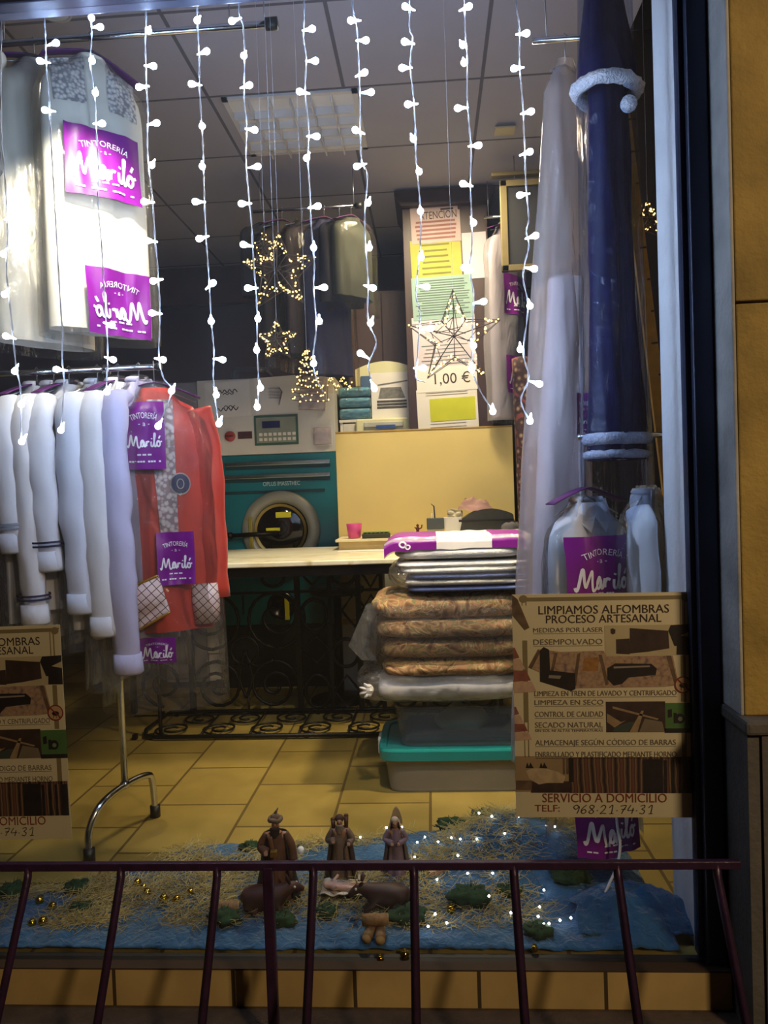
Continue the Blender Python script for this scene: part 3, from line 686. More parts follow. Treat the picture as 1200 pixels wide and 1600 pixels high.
# ------------------------------------------------------------------ yellow board, ledge and things on the table
LED_Z = 1.1025
def board():
    Y = 5.18; xl = P(527, 760, Y).x; xr = P(803, 760, Y).x; zt = P(665, 672, Y).z; zb = 1.034
    ym = mat('yellow_board', '#ead083', 0.6, var=0.05, nscale=2.5)
    t = thing('partition_board', 'large plain yellow board standing at the back of the marble table', 'board', ((xl + xr) / 2, Y, 1.033)); h = (xr - xl) / 2
    MB().box((-h, -0.012, 0.0), (h, 0.012, zt - 1.034), 0.003).build('panel', ym, t)
    MB().box((-h, -0.015, zt - 1.034), (h, 0.015, zt - 1.024), 0.002).build('edge_strip', mat('ochre_edge', '#b58f3c', 0.5), t)
    t = thing('desk_ledge', 'low cream ledge along the foot of the yellow board', 'shelf', ((xl + xr) / 2 + 0.02, 4.98, 1.033))
    MB().box((-h, -0.17, 0.052), (h, 0.17, 0.068), 0.003).build('ledge_top', mat('cream_ledge', '#e8dcb2', 0.4, var=0.04), t)
    MB().box((-h + 0.02, -0.15, 0), (h - 0.02, 0.15, 0.052)).build('ledge_body', mat('beige_ledge', '#b9a06a', 0.6), t)
board()
def desk_things():
    Y = 4.90
    def at(px, y=Y): return (P(px, 838, y).x, y, LED_Z)
    tag(MB().box((-0.19, -0.05, 0), (0.1, 0.04, 0.002)).build('paper_sheet', paper), 'white paper sheet lying on the marble table in front of the ledge', 'paper').location = (P(575, 850, 4.7).x, 4.70, 1.034)
    t = thing('plastic_cup', 'translucent pink plastic cup at the left end of the ledge', 'cup', at(554))
    pk = mat('pink_plastic', '#e0559a', 0.35, trans=0.25)
    MB().lathe([(0.0, 0.002), (0.040, 0.002), (0.052, 0.095), (0.049, 0.096), (0.037, 0.008), (0.0, 0.008)], 24).build('cup_wall', pk, t)
    t = thing('calculator', 'dark desk calculator with pale green top, beside the pink cup', 'calculator', at(588, 4.86))
    MB().box((-0.09, -0.035, 0), (0.09, 0.04, 0.03), 0.006).build('case', mat('dark_olive_case', '#33321f', 0.5), t)
    MB().box((-0.085, 0.0, 0.03), (0.085, 0.04, 0.044), 0.004).build('screen', mat('green_screen', '#a6bb4a', 0.35), t)
    m = MB()
    for i in range(6): m.box((-0.08 + i * 0.027, -0.028, 0.03), (-0.06 + i * 0.027, -0.008, 0.036), 0.002)
    m.build('keypad', black_plastic, t)
    t = thing('toy_figurine', 'tiny dark red figurine on the ledge, left of the pen cup', 'figurine', at(653, 4.88))
    rm = mat('dark_red_resin', '#5e1f1c', 0.4)
    MB().lathe([(0.0, 0), (0.022, 0.0), (0.018, 0.02), (0.009, 0.035), (0.013, 0.05), (0.006, 0.062), (0.010, 0.072), (0.0, 0.082)], 14).tube([(0.0, 0, 0.045), (0.025, 0, 0.055), (0.028, 0, 0.075)], 0.005, 6).tube([(0, 0, 0.045), (-0.02, 0, 0.06)], 0.005, 6).build('body', rm, t)
    MB().box((0.025, -0.01, 0), (0.055, 0.01, 0.018), 0.003).build('pedestal', rm, t)
    t = thing('pen_holder', 'grey and clear square pen cup on the ledge', 'pen holder', at(681, 4.90))
    MB().box((-0.056, -0.05, 0.045), (0.056, 0.05, 0.115), 0.004).build('band', mat('slate_plastic', '#4d5256', 0.4), t)
    MB().box((-0.053, -0.047, 0.0), (0.053, 0.047, 0.045), 0.004).build('clear_foot', mat('clear_acrylic', '#b9b7a0', 0.15, trans=0.35), t)
    p = tag(MB().tube([(0, 0, 0), (0.012, 0, 0.13), (-0.004, 0, 0.15)], [0.004, 0.0045, 0.002], 8).build('pen', mat('navy_pen', '#1c2250', 0.3)), 'dark blue pen standing in the grey pen cup', 'pen'); p.location = Vector(at(681, 4.90)) + Vector((0.0, 0, 0.06)); p.rotation_euler = (0, R(-8), 0)
    p = tag(MB().tube([(0, 0, 0), (0.01, 0, 0.09)], [0.004, 0.004], 8).build('pen', mat('pale_pen', '#d6d0c2', 0.3)), 'pale stubby pen beside the dark blue one in the pen cup', 'pen'); p.location = Vector(at(681, 4.90)) + Vector((-0.03, 0, 0.055))
    t = thing('tissue_box', 'white upright tissue box on the ledge beside the pen cup', 'box', at(707, 4.92))
    MB().poly([(-0.045, 0.0), (0.06, 0.0), (0.06, 0.115), (-0.055, 0.115)], -0.05, 0.05).build('carton', paper, t)
    MB().grid(lambda u, v: (-0.03 + 0.10 * u, 0.04 * nz(u * 3, v * 3), 0.115 + 0.06 * v * (1 - 0.6 * abs(u - 0.4)) + 0.01 * nz(u * 5, 2)), 8, 8).build('tissue', mat('cream_tissue', '#e5d8b4', 0.8), t, thick=0.002)
    t = thing('handbag', 'dark grey rounded bag on the ledge in front of the yellow board', 'bag', at(757, 4.92))
    hb = mat('charcoal_leather', '#3d3c36', 0.5, bump=0.3)
    pts = [(-0.165, 0.0), (0.175, 0.0), (0.185, 0.10), (0.165, 0.135), (0.05, 0.165), (-0.06, 0.150), (-0.14, 0.105)]
    MB().poly([tuple(v.xz) for v in catmull([Vector((x, 0, z)) for x, z in pts], 3)], -0.06, 0.06).build('bag_body', hb, t)
    MB().box((-0.165, -0.066, 0.085), (0.18, -0.058, 0.10), 0.003).build('zip', black_plastic, t)
    t = thing('pink_garment', 'crumpled dusty pink cloth on top of the dark grey bag', 'cloth', Vector(at(745, 4.92)) + Vector((0, 0, 0.155)))
    MB().grid(lambda u, v: ((u - 0.5) * 0.24 * (1 - 0.45 * v), -0.05 * math.sin(math.pi * v) * math.cos(6.28 * u) * 0 + (-0.055 if v < 0.99 else 0) * math.cos(math.pi * (u - 0.5)) * (1 - v), 0.075 * v + 0.022 * nz(u * 4, v * 3, 3) - 0.015 * (u - 0.5)), 16, 8).grid(lambda u, v: ((u - 0.5) * 0.24 * (1 - 0.45 * v), 0.055 * math.cos(math.pi * (u - 0.5)) * (1 - v), 0.075 * v + 0.022 * nz(u * 4, v * 3, 3) - 0.015 * (u - 0.5)), 16, 8).build('cloth', mat('dusty_pink', '#b58b80', 0.8, bump=0.4, bscale=20), t)
    t = thing('plastic_bag', 'small crumpled clear bag at the right end of the ledge', 'bag', at(797, 4.88))
    b = MB().ball((0, 0, 0.04), 0.055, 1.2, 0.9, 0.72, 18, 12); b.v = [tuple(Vector(v) * (1 + 0.15 * nz(v[0] * 40, v[1] * 40, v[2] * 40))) for v in b.v]
    b.build('film', milky_film, t)
desk_things()

# ------------------------------------------------------------------ notices on the dark cabinet
def notice_cabinet():
    Y = 5.36; xl = P(634, 500, Y).x; xr = P(766, 500, Y).x; org = Vector(((xl + xr) / 2, Y, 0)); hw = (xr - xl) / 2
    zt = P(700, 318, Y).z
    dw = pattern('dark_walnut', 'Noise', ['#2a1a17', '#3d2822', '#241512'], 4, 0.45, (8, 8, 0.8))
    t = thing('tall_cabinet', 'tall dark brown cabinet with moulded top, covered in taped notices', 'cabinet', org)
    MB().box((-hw, 0.02, 0), (hw, 0.5, zt)).build('carcass', dw, t)
    MB().box((-hw, 0.0, 0.05), (hw, 0.02, zt - 0.02), 0.003).build('door', dw, t)
    MB().poly([(-hw - 0.005, zt - 0.02), (hw + 0.005, zt - 0.02), (hw + 0.05, zt + 0.05), (hw + 0.05, zt + 0.085), (-hw - 0.05, zt + 0.085), (-hw - 0.05, zt + 0.05)], -0.06, 0.5).build('cornice', dw, t)
    def sheet(x0, y0, x1, y1, m, lab, dy):
        a = P(x0, y0, Y - dy); b = P(x1, y1, Y - dy); c = (a + b) / 2; w_, h_ = abs(b.x - a.x) / 2, abs(a.z - b.z) / 2
        s = thing('paper_notice', lab, 'notice', (c.x, Y - dy, c.z)); s.rotation_euler = (0, R(-1.5), 0)
        MB().box((-w_, -0.0012, -h_), (w_, 0, h_)).build('sheet', m, s); return s, w_, h_
    fn = lambda x, y: (x, -0.0025, y)
    pk = mat('pinkish_paper', '#b79f98', 0.7, var=0.05); yl = mat('yellow_green_paper', '#a5a23e', 0.7, var=0.08); tg = mat('grey_green_paper', '#8aa59a', 0.7, var=0.06); lil = mat('lilac_paper', '#c8bcc0', 0.7, var=0.05)
    def lines(s, w_, z0, z1, n, m, a=0.85, th=0.004):
        l = MB(); rn = random.Random(n)
        for i in range(n):
            z = z0 + (z1 - z0) * i / max(1, n - 1); b = a * w_ * rn.uniform(0.75, 1.0)
            l.add([(-b, -0.0025, z), (b, -0.0025, z), (b, -0.0025, z + th), (-b, -0.0025, z + th)], [(0, 1, 2, 3)])
        l.build('text_lines', m, s)
    s, w_, h_ = sheet(641, 324, 720, 377, pk, 'pinkish sheet headed ATENCION, highest notice on the dark cabinet', 0.006)
    m = MB(); write(m, 'ATENCIÓN', fn, 0.02, h_ * 0.30, 0.052, w_ * 1.5); m.build('lettering', dark_ink, s)
    lines(s, w_, -h_ * 0.8, h_ * 0.1, 5, mat('red_grey_ink', '#8a5a50', 0.7), th=0.014)
    MB().box((0.04, -0.003, h_ * 0.74), (0.13, -0.0012, h_ * 0.84)).box((0.16, -0.003, h_ * 0.70), (0.19, -0.0012, h_ * 0.9)).build('stamp', dark_ink, s)
    s, w_, h_ = sheet(641, 376, 722, 436, yl, 'yellow-green sheet below the ATENCION notice', 0.004); lines(s, w_, -h_ * 0.7, h_ * 0.7, 6, mat('olive_ink', '#6f6d25', 0.7), 0.6, 0.012)
    s, w_, h_ = sheet(643, 434, 740, 496, tg, 'grey-green sheet of dense small print on the dark cabinet', 0.008); lines(s, w_, -h_ * 0.8, h_ * 0.8, 15, mat('slate_ink', '#56665f', 0.7), 0.9, 0.007)
    s, w_, h_ = sheet(722, 364, 762, 434, lil, 'blank lilac-white sheet right of the yellow-green notice', 0.003)
    s, w_, h_ = sheet(644, 496, 745, 575, lil, 'pale sheet of small print under the grey-green notice', 0.006); lines(s, w_, -h_ * 0.8, -h_ * 0.1, 6, mat('slate_ink', '#56665f', 0.7), 0.8, 0.005)
    s, w_, h_ = sheet(650, 574, 746, 609, paper, 'white price notice reading 1,00 € on the dark cabinet', 0.009)
    m = MB(); write(m, '1,00 €', fn, 0.04, -0.035, 0.072); m.build('lettering', dark_ink, s)
    s, w_, h_ = sheet(651, 609, 748, 676, paper, 'white sheet with a bright yellow block, lowest notice on the dark cabinet', 0.007)
    c0 = -w_ * 0.58; MB().box((c0, -0.003, -h_ * 0.42), (w_ * 0.92, -0.0012, h_ * 0.58)).build('yellow_block', mat('highlighter_yellow', '#c6c82c', 0.6, var=0.08), s)
    lines(s, w_, -h_ * 0.7, -h_ * 0.55, 2, grey_ink, 0.6); lines(s, w_, h_ * 0.72, h_ * 0.82, 2, grey_ink, 0.7)
notice_cabinet()
def carton():
    a = P(532, 900, 5.28); b = P(600, 900, 5.28); z = P(560, 868, 5.28).z
    t = thing('carton', 'white carton standing on the floor under the right half of the iron table', 'box', ((a.x + b.x) / 2, 5.30, 0)); h = (b.x - a.x) / 2
    MB().box((-h, -0.06, 0), (h, 0.06, z), 0.006).build('carton_body', mat('white_cardboard', '#cfcab8', 0.7, var=0.06), t)
    MB().box((-h, -0.061, z * 0.5), (h, -0.059, z * 0.5 + 0.04)).build('tape', mat('tan_tape', '#b79a5e', 0.4), t)
carton()
def wardrobe():
    Y = 5.95; xl = P(545, 560, Y).x; xr = P(652, 560, Y).x; zt = P(570, 455, Y).z
    t = thing('wardrobe', 'plain dark brown wardrobe at the back, behind the cream pressing machine', 'cabinet', ((xl + xr) / 2, Y, 0)); h = (xr - xl) / 2
    bw = pattern('brown_veneer', 'Noise', ['#3d2a28', '#4c3632', '#36231f'], 3, 0.5, (6, 6, 0.6))
    MB().box((-h, 0.02, 0), (h, 0.55, zt)).build('carcass', bw, t)
    for s in (-1, 1): MB().box((min(0.003 * s, h * s), 0.0, 0.05), (max(0.003 * s, h * s), 0.02, zt - 0.02), 0.003).build('door', bw, t)
wardrobe()
def back_band():
    struct(MB().box((-3.4, 6.82, P(330, 470, 6.8).z - 0.02), (1.1, 6.9, P(330, 392, 6.8).z)).build('trim_5', mat('maroon_band', '#4a231f', 0.6, var=0.2)))
back_band()

# ------------------------------------------------------------------ storage boxes and the stack of bedding
SX = 0.08
def boxes():
    tl = mat('teal_lid_plastic', '#1f8a86', 0.28, var=0.06)
    clear = mat('cloudy_box_plastic', '#a39d8e', 0.25, var=0.06, trans=0.35)
    dark = mat('smoky_box_plastic', '#6f7478', 0.2, var=0.08, trans=0.55)
    def crate(x, y, z, hx, hy, h, m, lab, lid, name='storage_box', tag_=True):
        t = thing(name, lab, 'storage box', (x, y, z))
        b = MB(); tp = 0.93
        def rr(u, k, zz, ins=0):
            a = 2 * math.pi * u; e = 0.22
            cx = abs(math.cos(a)) ** e * (1 if math.cos(a) > 0 else -1); sy = abs(math.sin(a)) ** e * (1 if math.sin(a) > 0 else -1)
            return (cx * (hx * k - ins), sy * (hy * k - ins), zz)
        lv = [(tp, 0.0, 0.02), (tp, 0.0, 0.0), (tp + 0.01, 0.01, 0), (1.0, h, 0), (1.02, h, 0), (1.02, h + 0.006, 0), (0.99, h + 0.006, 0)]
        b.grid(lambda u, v: rr(u, lv[round(v * 6)][0], lv[round(v * 6)][1], lv[round(v * 6)][2]), 64, 6, False, True)
        b.build('tub', m, t)
        MB().add([rr(i / 64, tp, 0.004) for i in range(64)], [tuple(range(64))]).build('tub_floor', m, t)
        if lid:
            l = MB(); lv2 = [(1.05, h - 0.03), (1.06, h - 0.03), (1.065, h + 0.012), (1.05, h + 0.02), (0.97, h + 0.02), (0.95, h + 0.012), (0.0, h + 0.012)]
            l.grid(lambda u, v: rr(u, lv2[round(v * 6)][0], lv2[round(v * 6)][1]), 64, 6, False, True); l.build('lid', tl, t)
            for s in (-1, 1): MB().box((s * hx * 1.065 - 0.012, -0.05, h - 0.06), (s * hx * 1.065 + 0.012, 0.05, h + 0.016), 0.006).build('clip', mat('white_clip', '#cfd6d4', 0.4), t)
        return t
    t = crate(SX, 3.68, 0.0, 0.345, 0.225, 0.185, clear, 'cloudy plastic tub with teal lid standing on the tiled floor', True)
    MB().box((-0.27, -0.17, 0.012), (0.27, 0.17, 0.10), 0.03).build('contents', mat('beige_contents', '#8f8474', 0.9), t)
    t = crate(SX + 0.02, 3.70, 0.199, 0.305, 0.20, 0.185, dark, 'smoky clear tub on top of the teal lid, carrying the bedding', False)
    b = MB().ball((0.02, -0.06, 0.09), 0.085, 1.6, 0.9, 0.8, 20, 14); b.v = [tuple(Vector(v) * (1 + 0.25 * nz(v[0] * 12, v[1] * 12, v[2] * 12))) for v in b.v]
    b.build('white_cloth', mat('white_bundle', '#c4c0b4', 0.9), t)
    MB().box((-0.26, -0.16, 0.012), (0.26, 0.16, 0.05), 0.02).build('dark_cloth', mat('dark_navy_cloth', '#16203a', 0.9), t)
boxes()

def pillow(mb, x0, x1, y0, y1, z0, z1, seed=0, amp=0.012, e=0.35, fx=6, n=40, m=20):
    cx, cy, cz = (x0 + x1) / 2, (y0 + y1) / 2, (z0 + z1) / 2; hx, hy, hz = (x1 - x0) / 2, (y1 - y0) / 2, (z1 - z0) / 2
    sg = lambda v, p: math.copysign(abs(v) ** p, v)
    def fn(u, v):
        a = 2 * math.pi * u; b = math.pi * (v - 0.5)
        cb = sg(math.cos(b), 0.55)
        p = Vector((sg(math.cos(a), e) * cb * hx, sg(math.sin(a), e) * cb * hy, sg(math.sin(b), 0.75) * hz))
        d = amp * nz((p.x + cx) * fx + seed, (p.y + cy) * fx, (p.z + cz) * fx * 1.5) + amp * 0.6 * nz(p.x * fx * 3 + seed, p.y * fx * 3, p.z * fx * 3)
        q = p.normalized() if p.length > 1e-6 else Vector((0, 0, 1))
        p = p + Vector((q.x * d, q.y * d, q.z * d * 0.6))
        return Vector((cx + p.x, cy + p.y, cz + p.z))
    mb.grid(fn, n, m, True, True); return mb
def bedding():
    y0, y1 = 3.46, 3.96
    zz = lambda py: P(690, py, 3.46).z
    xa = lambda px, py=980: P(px, py, 3.46).x
    xr = 0.43
    # white quilt at the bottom
    zb = 0.398
    t = thing('bagged_quilt', 'white quilted bedspread in a knotted clear bag, under the brown paisley quilt', 'bedding', (SX, 3.7, zb)); o_ = Vector((SX, 3.7, zb))
    wq = pattern('white_damask', 'Noise', ['#b9b2ab', '#d8d2c8', '#a79fa0'], 16, 0.8, bump=0.4)
    m = MB(); pillow(m, xa(583) - SX, xr - SX, -0.24, 0.26, 0.004, zz(1062) - zb, 3, 0.014); m.build('quilt', wq, t)
    m = MB(); pillow(m, xa(552) - SX, xr - SX + 0.02, -0.27, 0.28, 0.002, zz(1046) - zb, 5, 0.03, fx=9); m.build('plastic_bag', film('loose_bag_film', haze=0.10, gloss=0.9, rough=0.08, bscale=12, bump=1.0, stretch=(1, 1, 1)), t)
    k = P(576, 1078, 3.44) - o_
    m = MB(); m.ball(k, 0.024, 1, 0.8, 1.1, 14, 10)
    for i in range(7):
        an = R(i * 51); m.tube([k, k + Vector((math.cos(an) * 0.02 - 0.006, -0.01, math.sin(an) * 0.024)), k + Vector((math.cos(an) * 0.032 - 0.012, -0.012, math.sin(an) * 0.034))], [0.012, 0.014, 0.006], 6, flat=0.5)
    m.build('knot', mat('white_plastic_knot', '#ded9d4', 0.35, trans=0.15), t)
    # brown paisley quilt folded in four
    zb = zz(1062)
    t = thing('bagged_quilt', 'brown paisley quilt folded in four inside a clear bag, middle of the bedding pile', 'bedding', (SX, 3.7, zb)); o_ = Vector((SX, 3.7, zb))
    pais, nt, out = newmat('brown_paisley')
    co = coords(nt, (1, 1, 1)); b = N(nt, 'ShaderNodeBsdfPrincipled'); nt.links.new(b.outputs[0], out.inputs[0]); b.inputs['Roughness'].default_value = 0.75
    wv = N(nt, 'ShaderNodeTexNoise'); wv.inputs['Scale'].default_value = 9; wv.inputs['Distortion'].default_value = 2.5; wv.inputs['Detail'].default_value = 2; nt.links.new(co, wv.inputs['Vector'])
    rp = N(nt, 'ShaderNodeValToRGB'); el = rp.color_ramp.elements
    for q in range(4): el.new(0.5)
    for e_, (p_, c_) in zip(el, ((0.30, '#6b4a2b'), (0.42, '#a87d52'), (0.49, '#cfa46c'), (0.54, '#84804a'), (0.60, '#bd8a5c'), (0.72, '#8a6038'))): e_.position = p_; e_.color = srgb(c_)
    nt.links.new(wv.outputs[0], rp.inputs[0]); nt.links.new(rp.outputs[0], b.inputs['Base Color'])
    bp = N(nt, 'ShaderNodeBump'); bp.inputs['Strength'].default_value = 0.6; bp.inputs['Distance'].default_value = 0.02; nt.links.new(wv.outputs[0], bp.inputs['Height']); nt.links.new(bp.outputs[0], b.inputs['Normal'])
    edges = [(1062, 1030, 592, 775), (1034, 998, 590, 800), (1002, 966, 584, 800), (972, 926, 580, 800)]
    m = MB()
    for i, (pb, pt, pl, pr) in enumerate(edges):
        pillow(m, xa(pl) - SX, xr - SX - (0.03 if i == 0 else 0), -0.255 + 0.012 * (i % 2), 0.25, zz(pb) - zb, zz(pt) - zb, 10 + i, 0.016, fx=7, n=64, m=24)
    m.build('quilt', pais, t)
    m = MB(); pillow(m, xa(570) - SX, xr - SX + 0.015, -0.275, 0.27, 0.001, zz(922) - zb, 21, 0.022, fx=8, n=60, m=26); m.build('plastic_bag', thick_film, t)
    fl = [P(572, 945, 3.5) - o_, P(545, 1008, 3.5) - o_, P(566, 1030, 3.5) - o_, P(588, 1030, 3.5) - o_, P(590, 940, 3.5) - o_]
    MB().add([v + Vector((0, -0.02, 0)) for v in fl] + [v + Vector((0, 0.03, 0)) for v in fl], [(0, 1, 2, 3, 4), (5, 6, 7, 8, 9)] + [(i, (i + 1) % 5, (i + 1) % 5 + 5, i + 5) for i in range(5)]).build('bag_flap', film('flap_film', haze=0.09, gloss=0.9, rough=0.08, bscale=9, bump=1.0, stretch=(1, 1, 1)), t)
    # blue and white blankets
    wb = mat('white_fleece', '#f2ede2', 0.9, bump=0.5, bscale=90, sheen=0.3); bb = mat('slate_blue_fleece', '#4b5a8c', 0.9, bump=0.4, bscale=90, sheen=0.3)
    zb = zz(926)
    t = thing('bagged_blanket', 'folded white and slate blue blanket in a clear bag, above the brown quilt', 'bedding', (SX, 3.7, zb))
    for i, (pb, pt, pl, c_) in enumerate(((926, 915, 635, bb), (917, 904, 632, wb), (906, 896, 640, bb), (898, 884, 625, wb), (888, 876, 617, wb))):
        m = MB(); pillow(m, xa(pl, 900) - SX, xr - SX, -0.262, 0.24, zz(pb) - zb, zz(pt) - zb, 30 + i, 0.007, e=0.25, fx=5); m.build('fold', c_, t)
    m = MB(); pillow(m, xa(605, 900) - SX, xr - SX + 0.01, -0.278, 0.26, 0.001, zz(873) - zb, 40, 0.014, fx=8); m.build('plastic_bag', clear_film, t)
    zb = zz(876)
    t = thing('bagged_blanket', 'white blanket under a purple and white printed bag, topmost of the bedding pile', 'bedding', (SX, 3.7, zb))
    m = MB(); pillow(m, xa(615, 870) - SX, xr - SX, -0.268, 0.24, 0.0, zz(852) - zb, 50, 0.008, fx=5); m.build('fold', wb, t)
    zt = zz(838) - zb; z1 = zz(860) - zb
    def top(u, v, off=0.0):
        x = xa(600, 850) - SX + (xr + 0.01 - xa(600, 850)) * u
        a = math.pi * 0.5 * min(1, v * 1.6); y = -0.262 * math.sin(1.57 - 0) if False else None
        s = v * 0.30
        if s < 0.09: y = -0.265 - off; z = z1 + (zt - 0.012 - z1) * (s / 0.09)
        else: y = -0.265 + (s - 0.09) * 2.0 + 0.01; z = zt + off
        ed = min(1, u * 9); z -= 0.03 * (1 - ed) ** 2
        return Vector((x, y, z + 0.006 * nz(u * 9, v * 6)))
    bag = MB().grid(lambda u, v: top(u, v), 40, 20).build('plastic_bag', milky_film, t, thick=0.002)
    MB().grid(lambda u, v: top(0.0 + 0.36 * u, 0.04 + 0.9 * v, 0.003), 18, 16).grid(lambda u, v: top(0.74 + 0.22 * u, 0.04 + 0.9 * v, 0.003), 10, 16).build('purple_panel', purple_print, bag)
    MB().grid(lambda u, v: top(0.362 + 0.376 * u, 0.04 + 0.9 * v, 0.003), 18, 16).build('white_panel', mat('white_bag_print', '#ece4da', 0.35), bag)
    m = MB(); fnn = lambda x, y: top(x, y, 0.0055)
    m.add([fnn(0.13 + 0.028 * math.cos(a) * r, 0.20 + 0.09 * math.sin(a) * r) for r in (1, 0.55) for a in [2 * math.pi * i / 16 for i in range(16)]], [(i, (i + 1) % 16, (i + 1) % 16 + 16, i + 16) for i in range(16)])
    m.add([fnn(0.165 + 0.02 * math.cos(a) * r, 0.14 + 0.07 * math.sin(a) * r) for r in (1, 0.5) for a in [2 * math.pi * i / 16 for i in range(16)]], [(i, (i + 1) % 16, (i + 1) % 16 + 16, i + 16) for i in range(16)])
    m.build('lettering', white_ink, bag)
bedding()

# ------------------------------------------------------------------ hanging clothes
class Surf:
    """flattened tube hanging down from z0 to z1: half width wf(t), half depth df(t), vertical folds"""
    def __init__(s, wf, df, z0, z1, p=2.3, amp=0.35, fx=14, fz=1.6, seed=0, lean=0.0):
        s.wf, s.df, s.z0, s.z1, s.p, s.amp, s.fx, s.fz, s.seed, s.lean = wf, df, z0, z1, p, amp, fx, fz, seed, lean
    def rip(s, x, z, sd): return 1 + s.amp * (nz(x * s.fx + s.seed, z * s.fz, sd + s.seed) + 0.5 * nz(x * s.fx * 2.3, z * s.fz * 2.5, sd + s.seed))
    def pt(s, u, v):
        a = 2 * math.pi * u; z = s.z0 + (s.z1 - s.z0) * v; w_, d_ = s.wf(v), s.df(v)
        c, q = math.cos(a), math.sin(a); e = 2 / s.p
        x = math.copysign(abs(c) ** e, c) * w_; y = math.copysign(abs(q) ** e, q) * d_
        return Vector((x + s.lean * v, y * s.rip(x, z, 0 if y < 0 else 7), z))
    def front(s, x, z, off=0.0):
        v = (s.z0 - z) / (s.z0 - s.z1); w_, d_ = s.wf(v), s.df(v); k = min(0.995, abs(x) / w_)
        y = -d_ * (1 - k ** s.p) ** (1 / s.p)
        return Vector((x + s.lean * v, y * s.rip(x, z, 0) - off, z))
    def mesh(s, nu=56, nv=40, mb=None): return (mb or MB()).grid(s.pt, nu, nv, True, True)
def shop_print(surf, parent, cx, cz, w_, h_, mirrored=False, words=True, off=0.004, m=None):
    g = MB().grid(lambda u, v: surf.front(cx + (u - 0.5) * w_, cz + (0.5 - v) * h_, off), 14, 12)
    g.build('printed_panel', m or purple_print, parent)
    sgn = -1 if mirrored else 1
    fn = lambda x, y: surf.front(cx + sgn * x, cz + y, off + 0.0035)
    l = MB()
    if words:
        write(l, 'TINTORERÍA', fn, 0, h_ * 0.24, h_ * 0.085, w_ * 0.62, arc=w_ * 0.75)
        write(l, '- a -', fn, 0, h_ * 0.13, h_ * 0.07)
    script(l, fn, 0, -h_ * 0.10, w_ * 0.84, 0.10)
    if words:
        for k, (wd, z) in enumerate(((0.38, -0.30), (0.78, -0.40))):
            n = 12
            for i in range(n):
                if (i + k) % 4 == 3: continue
                x0 = (-0.5 + i / n) * wd * w_; x1 = x0 + wd * w_ / n * 0.8
                l.add([fn(x0, z * h_), fn(x1, z * h_), fn(x1, (z + 0.025) * h_), fn(x0, (z + 0.025) * h_)], [(0, 1, 2, 3)])
    l.build('lettering', white_ink, parent)
wire_m = mat('steel_hanger_wire', '#a9abb0', 0.3, 0.9)
purple_card = mat('purple_card', '#56145f', 0.6, var=0.1)
def hanger(t, hw, drop, card=True, m=None):
    MB().tube([(0, 0, -drop * 0.9), (0, 0, -0.03), (0.0, -0.012, -0.006), (0, 0, 0.008), (0, 0.014, -0.004), (0, 0.012, -0.014)], 0.0022, 6).tube([(-hw * 0.85, 0, -drop - hw * 0.28), (0, 0, -drop * 0.9), (hw * 0.85, 0, -drop - hw * 0.28)], 0.003, 6).build('hanger', wire_m, t)
    if card:
        MB().grid(lambda u, v: Vector(((u - 0.5) * 1.9 * hw, (v - 0.5) * 0.05, -drop * 0.8 - hw * 0.55 * abs(u - 0.5) ** 1.3 * 2 * 0.75 + 0.004)), 16, 4).build('shoulder_guard', m or purple_card, t, thick=0.004)
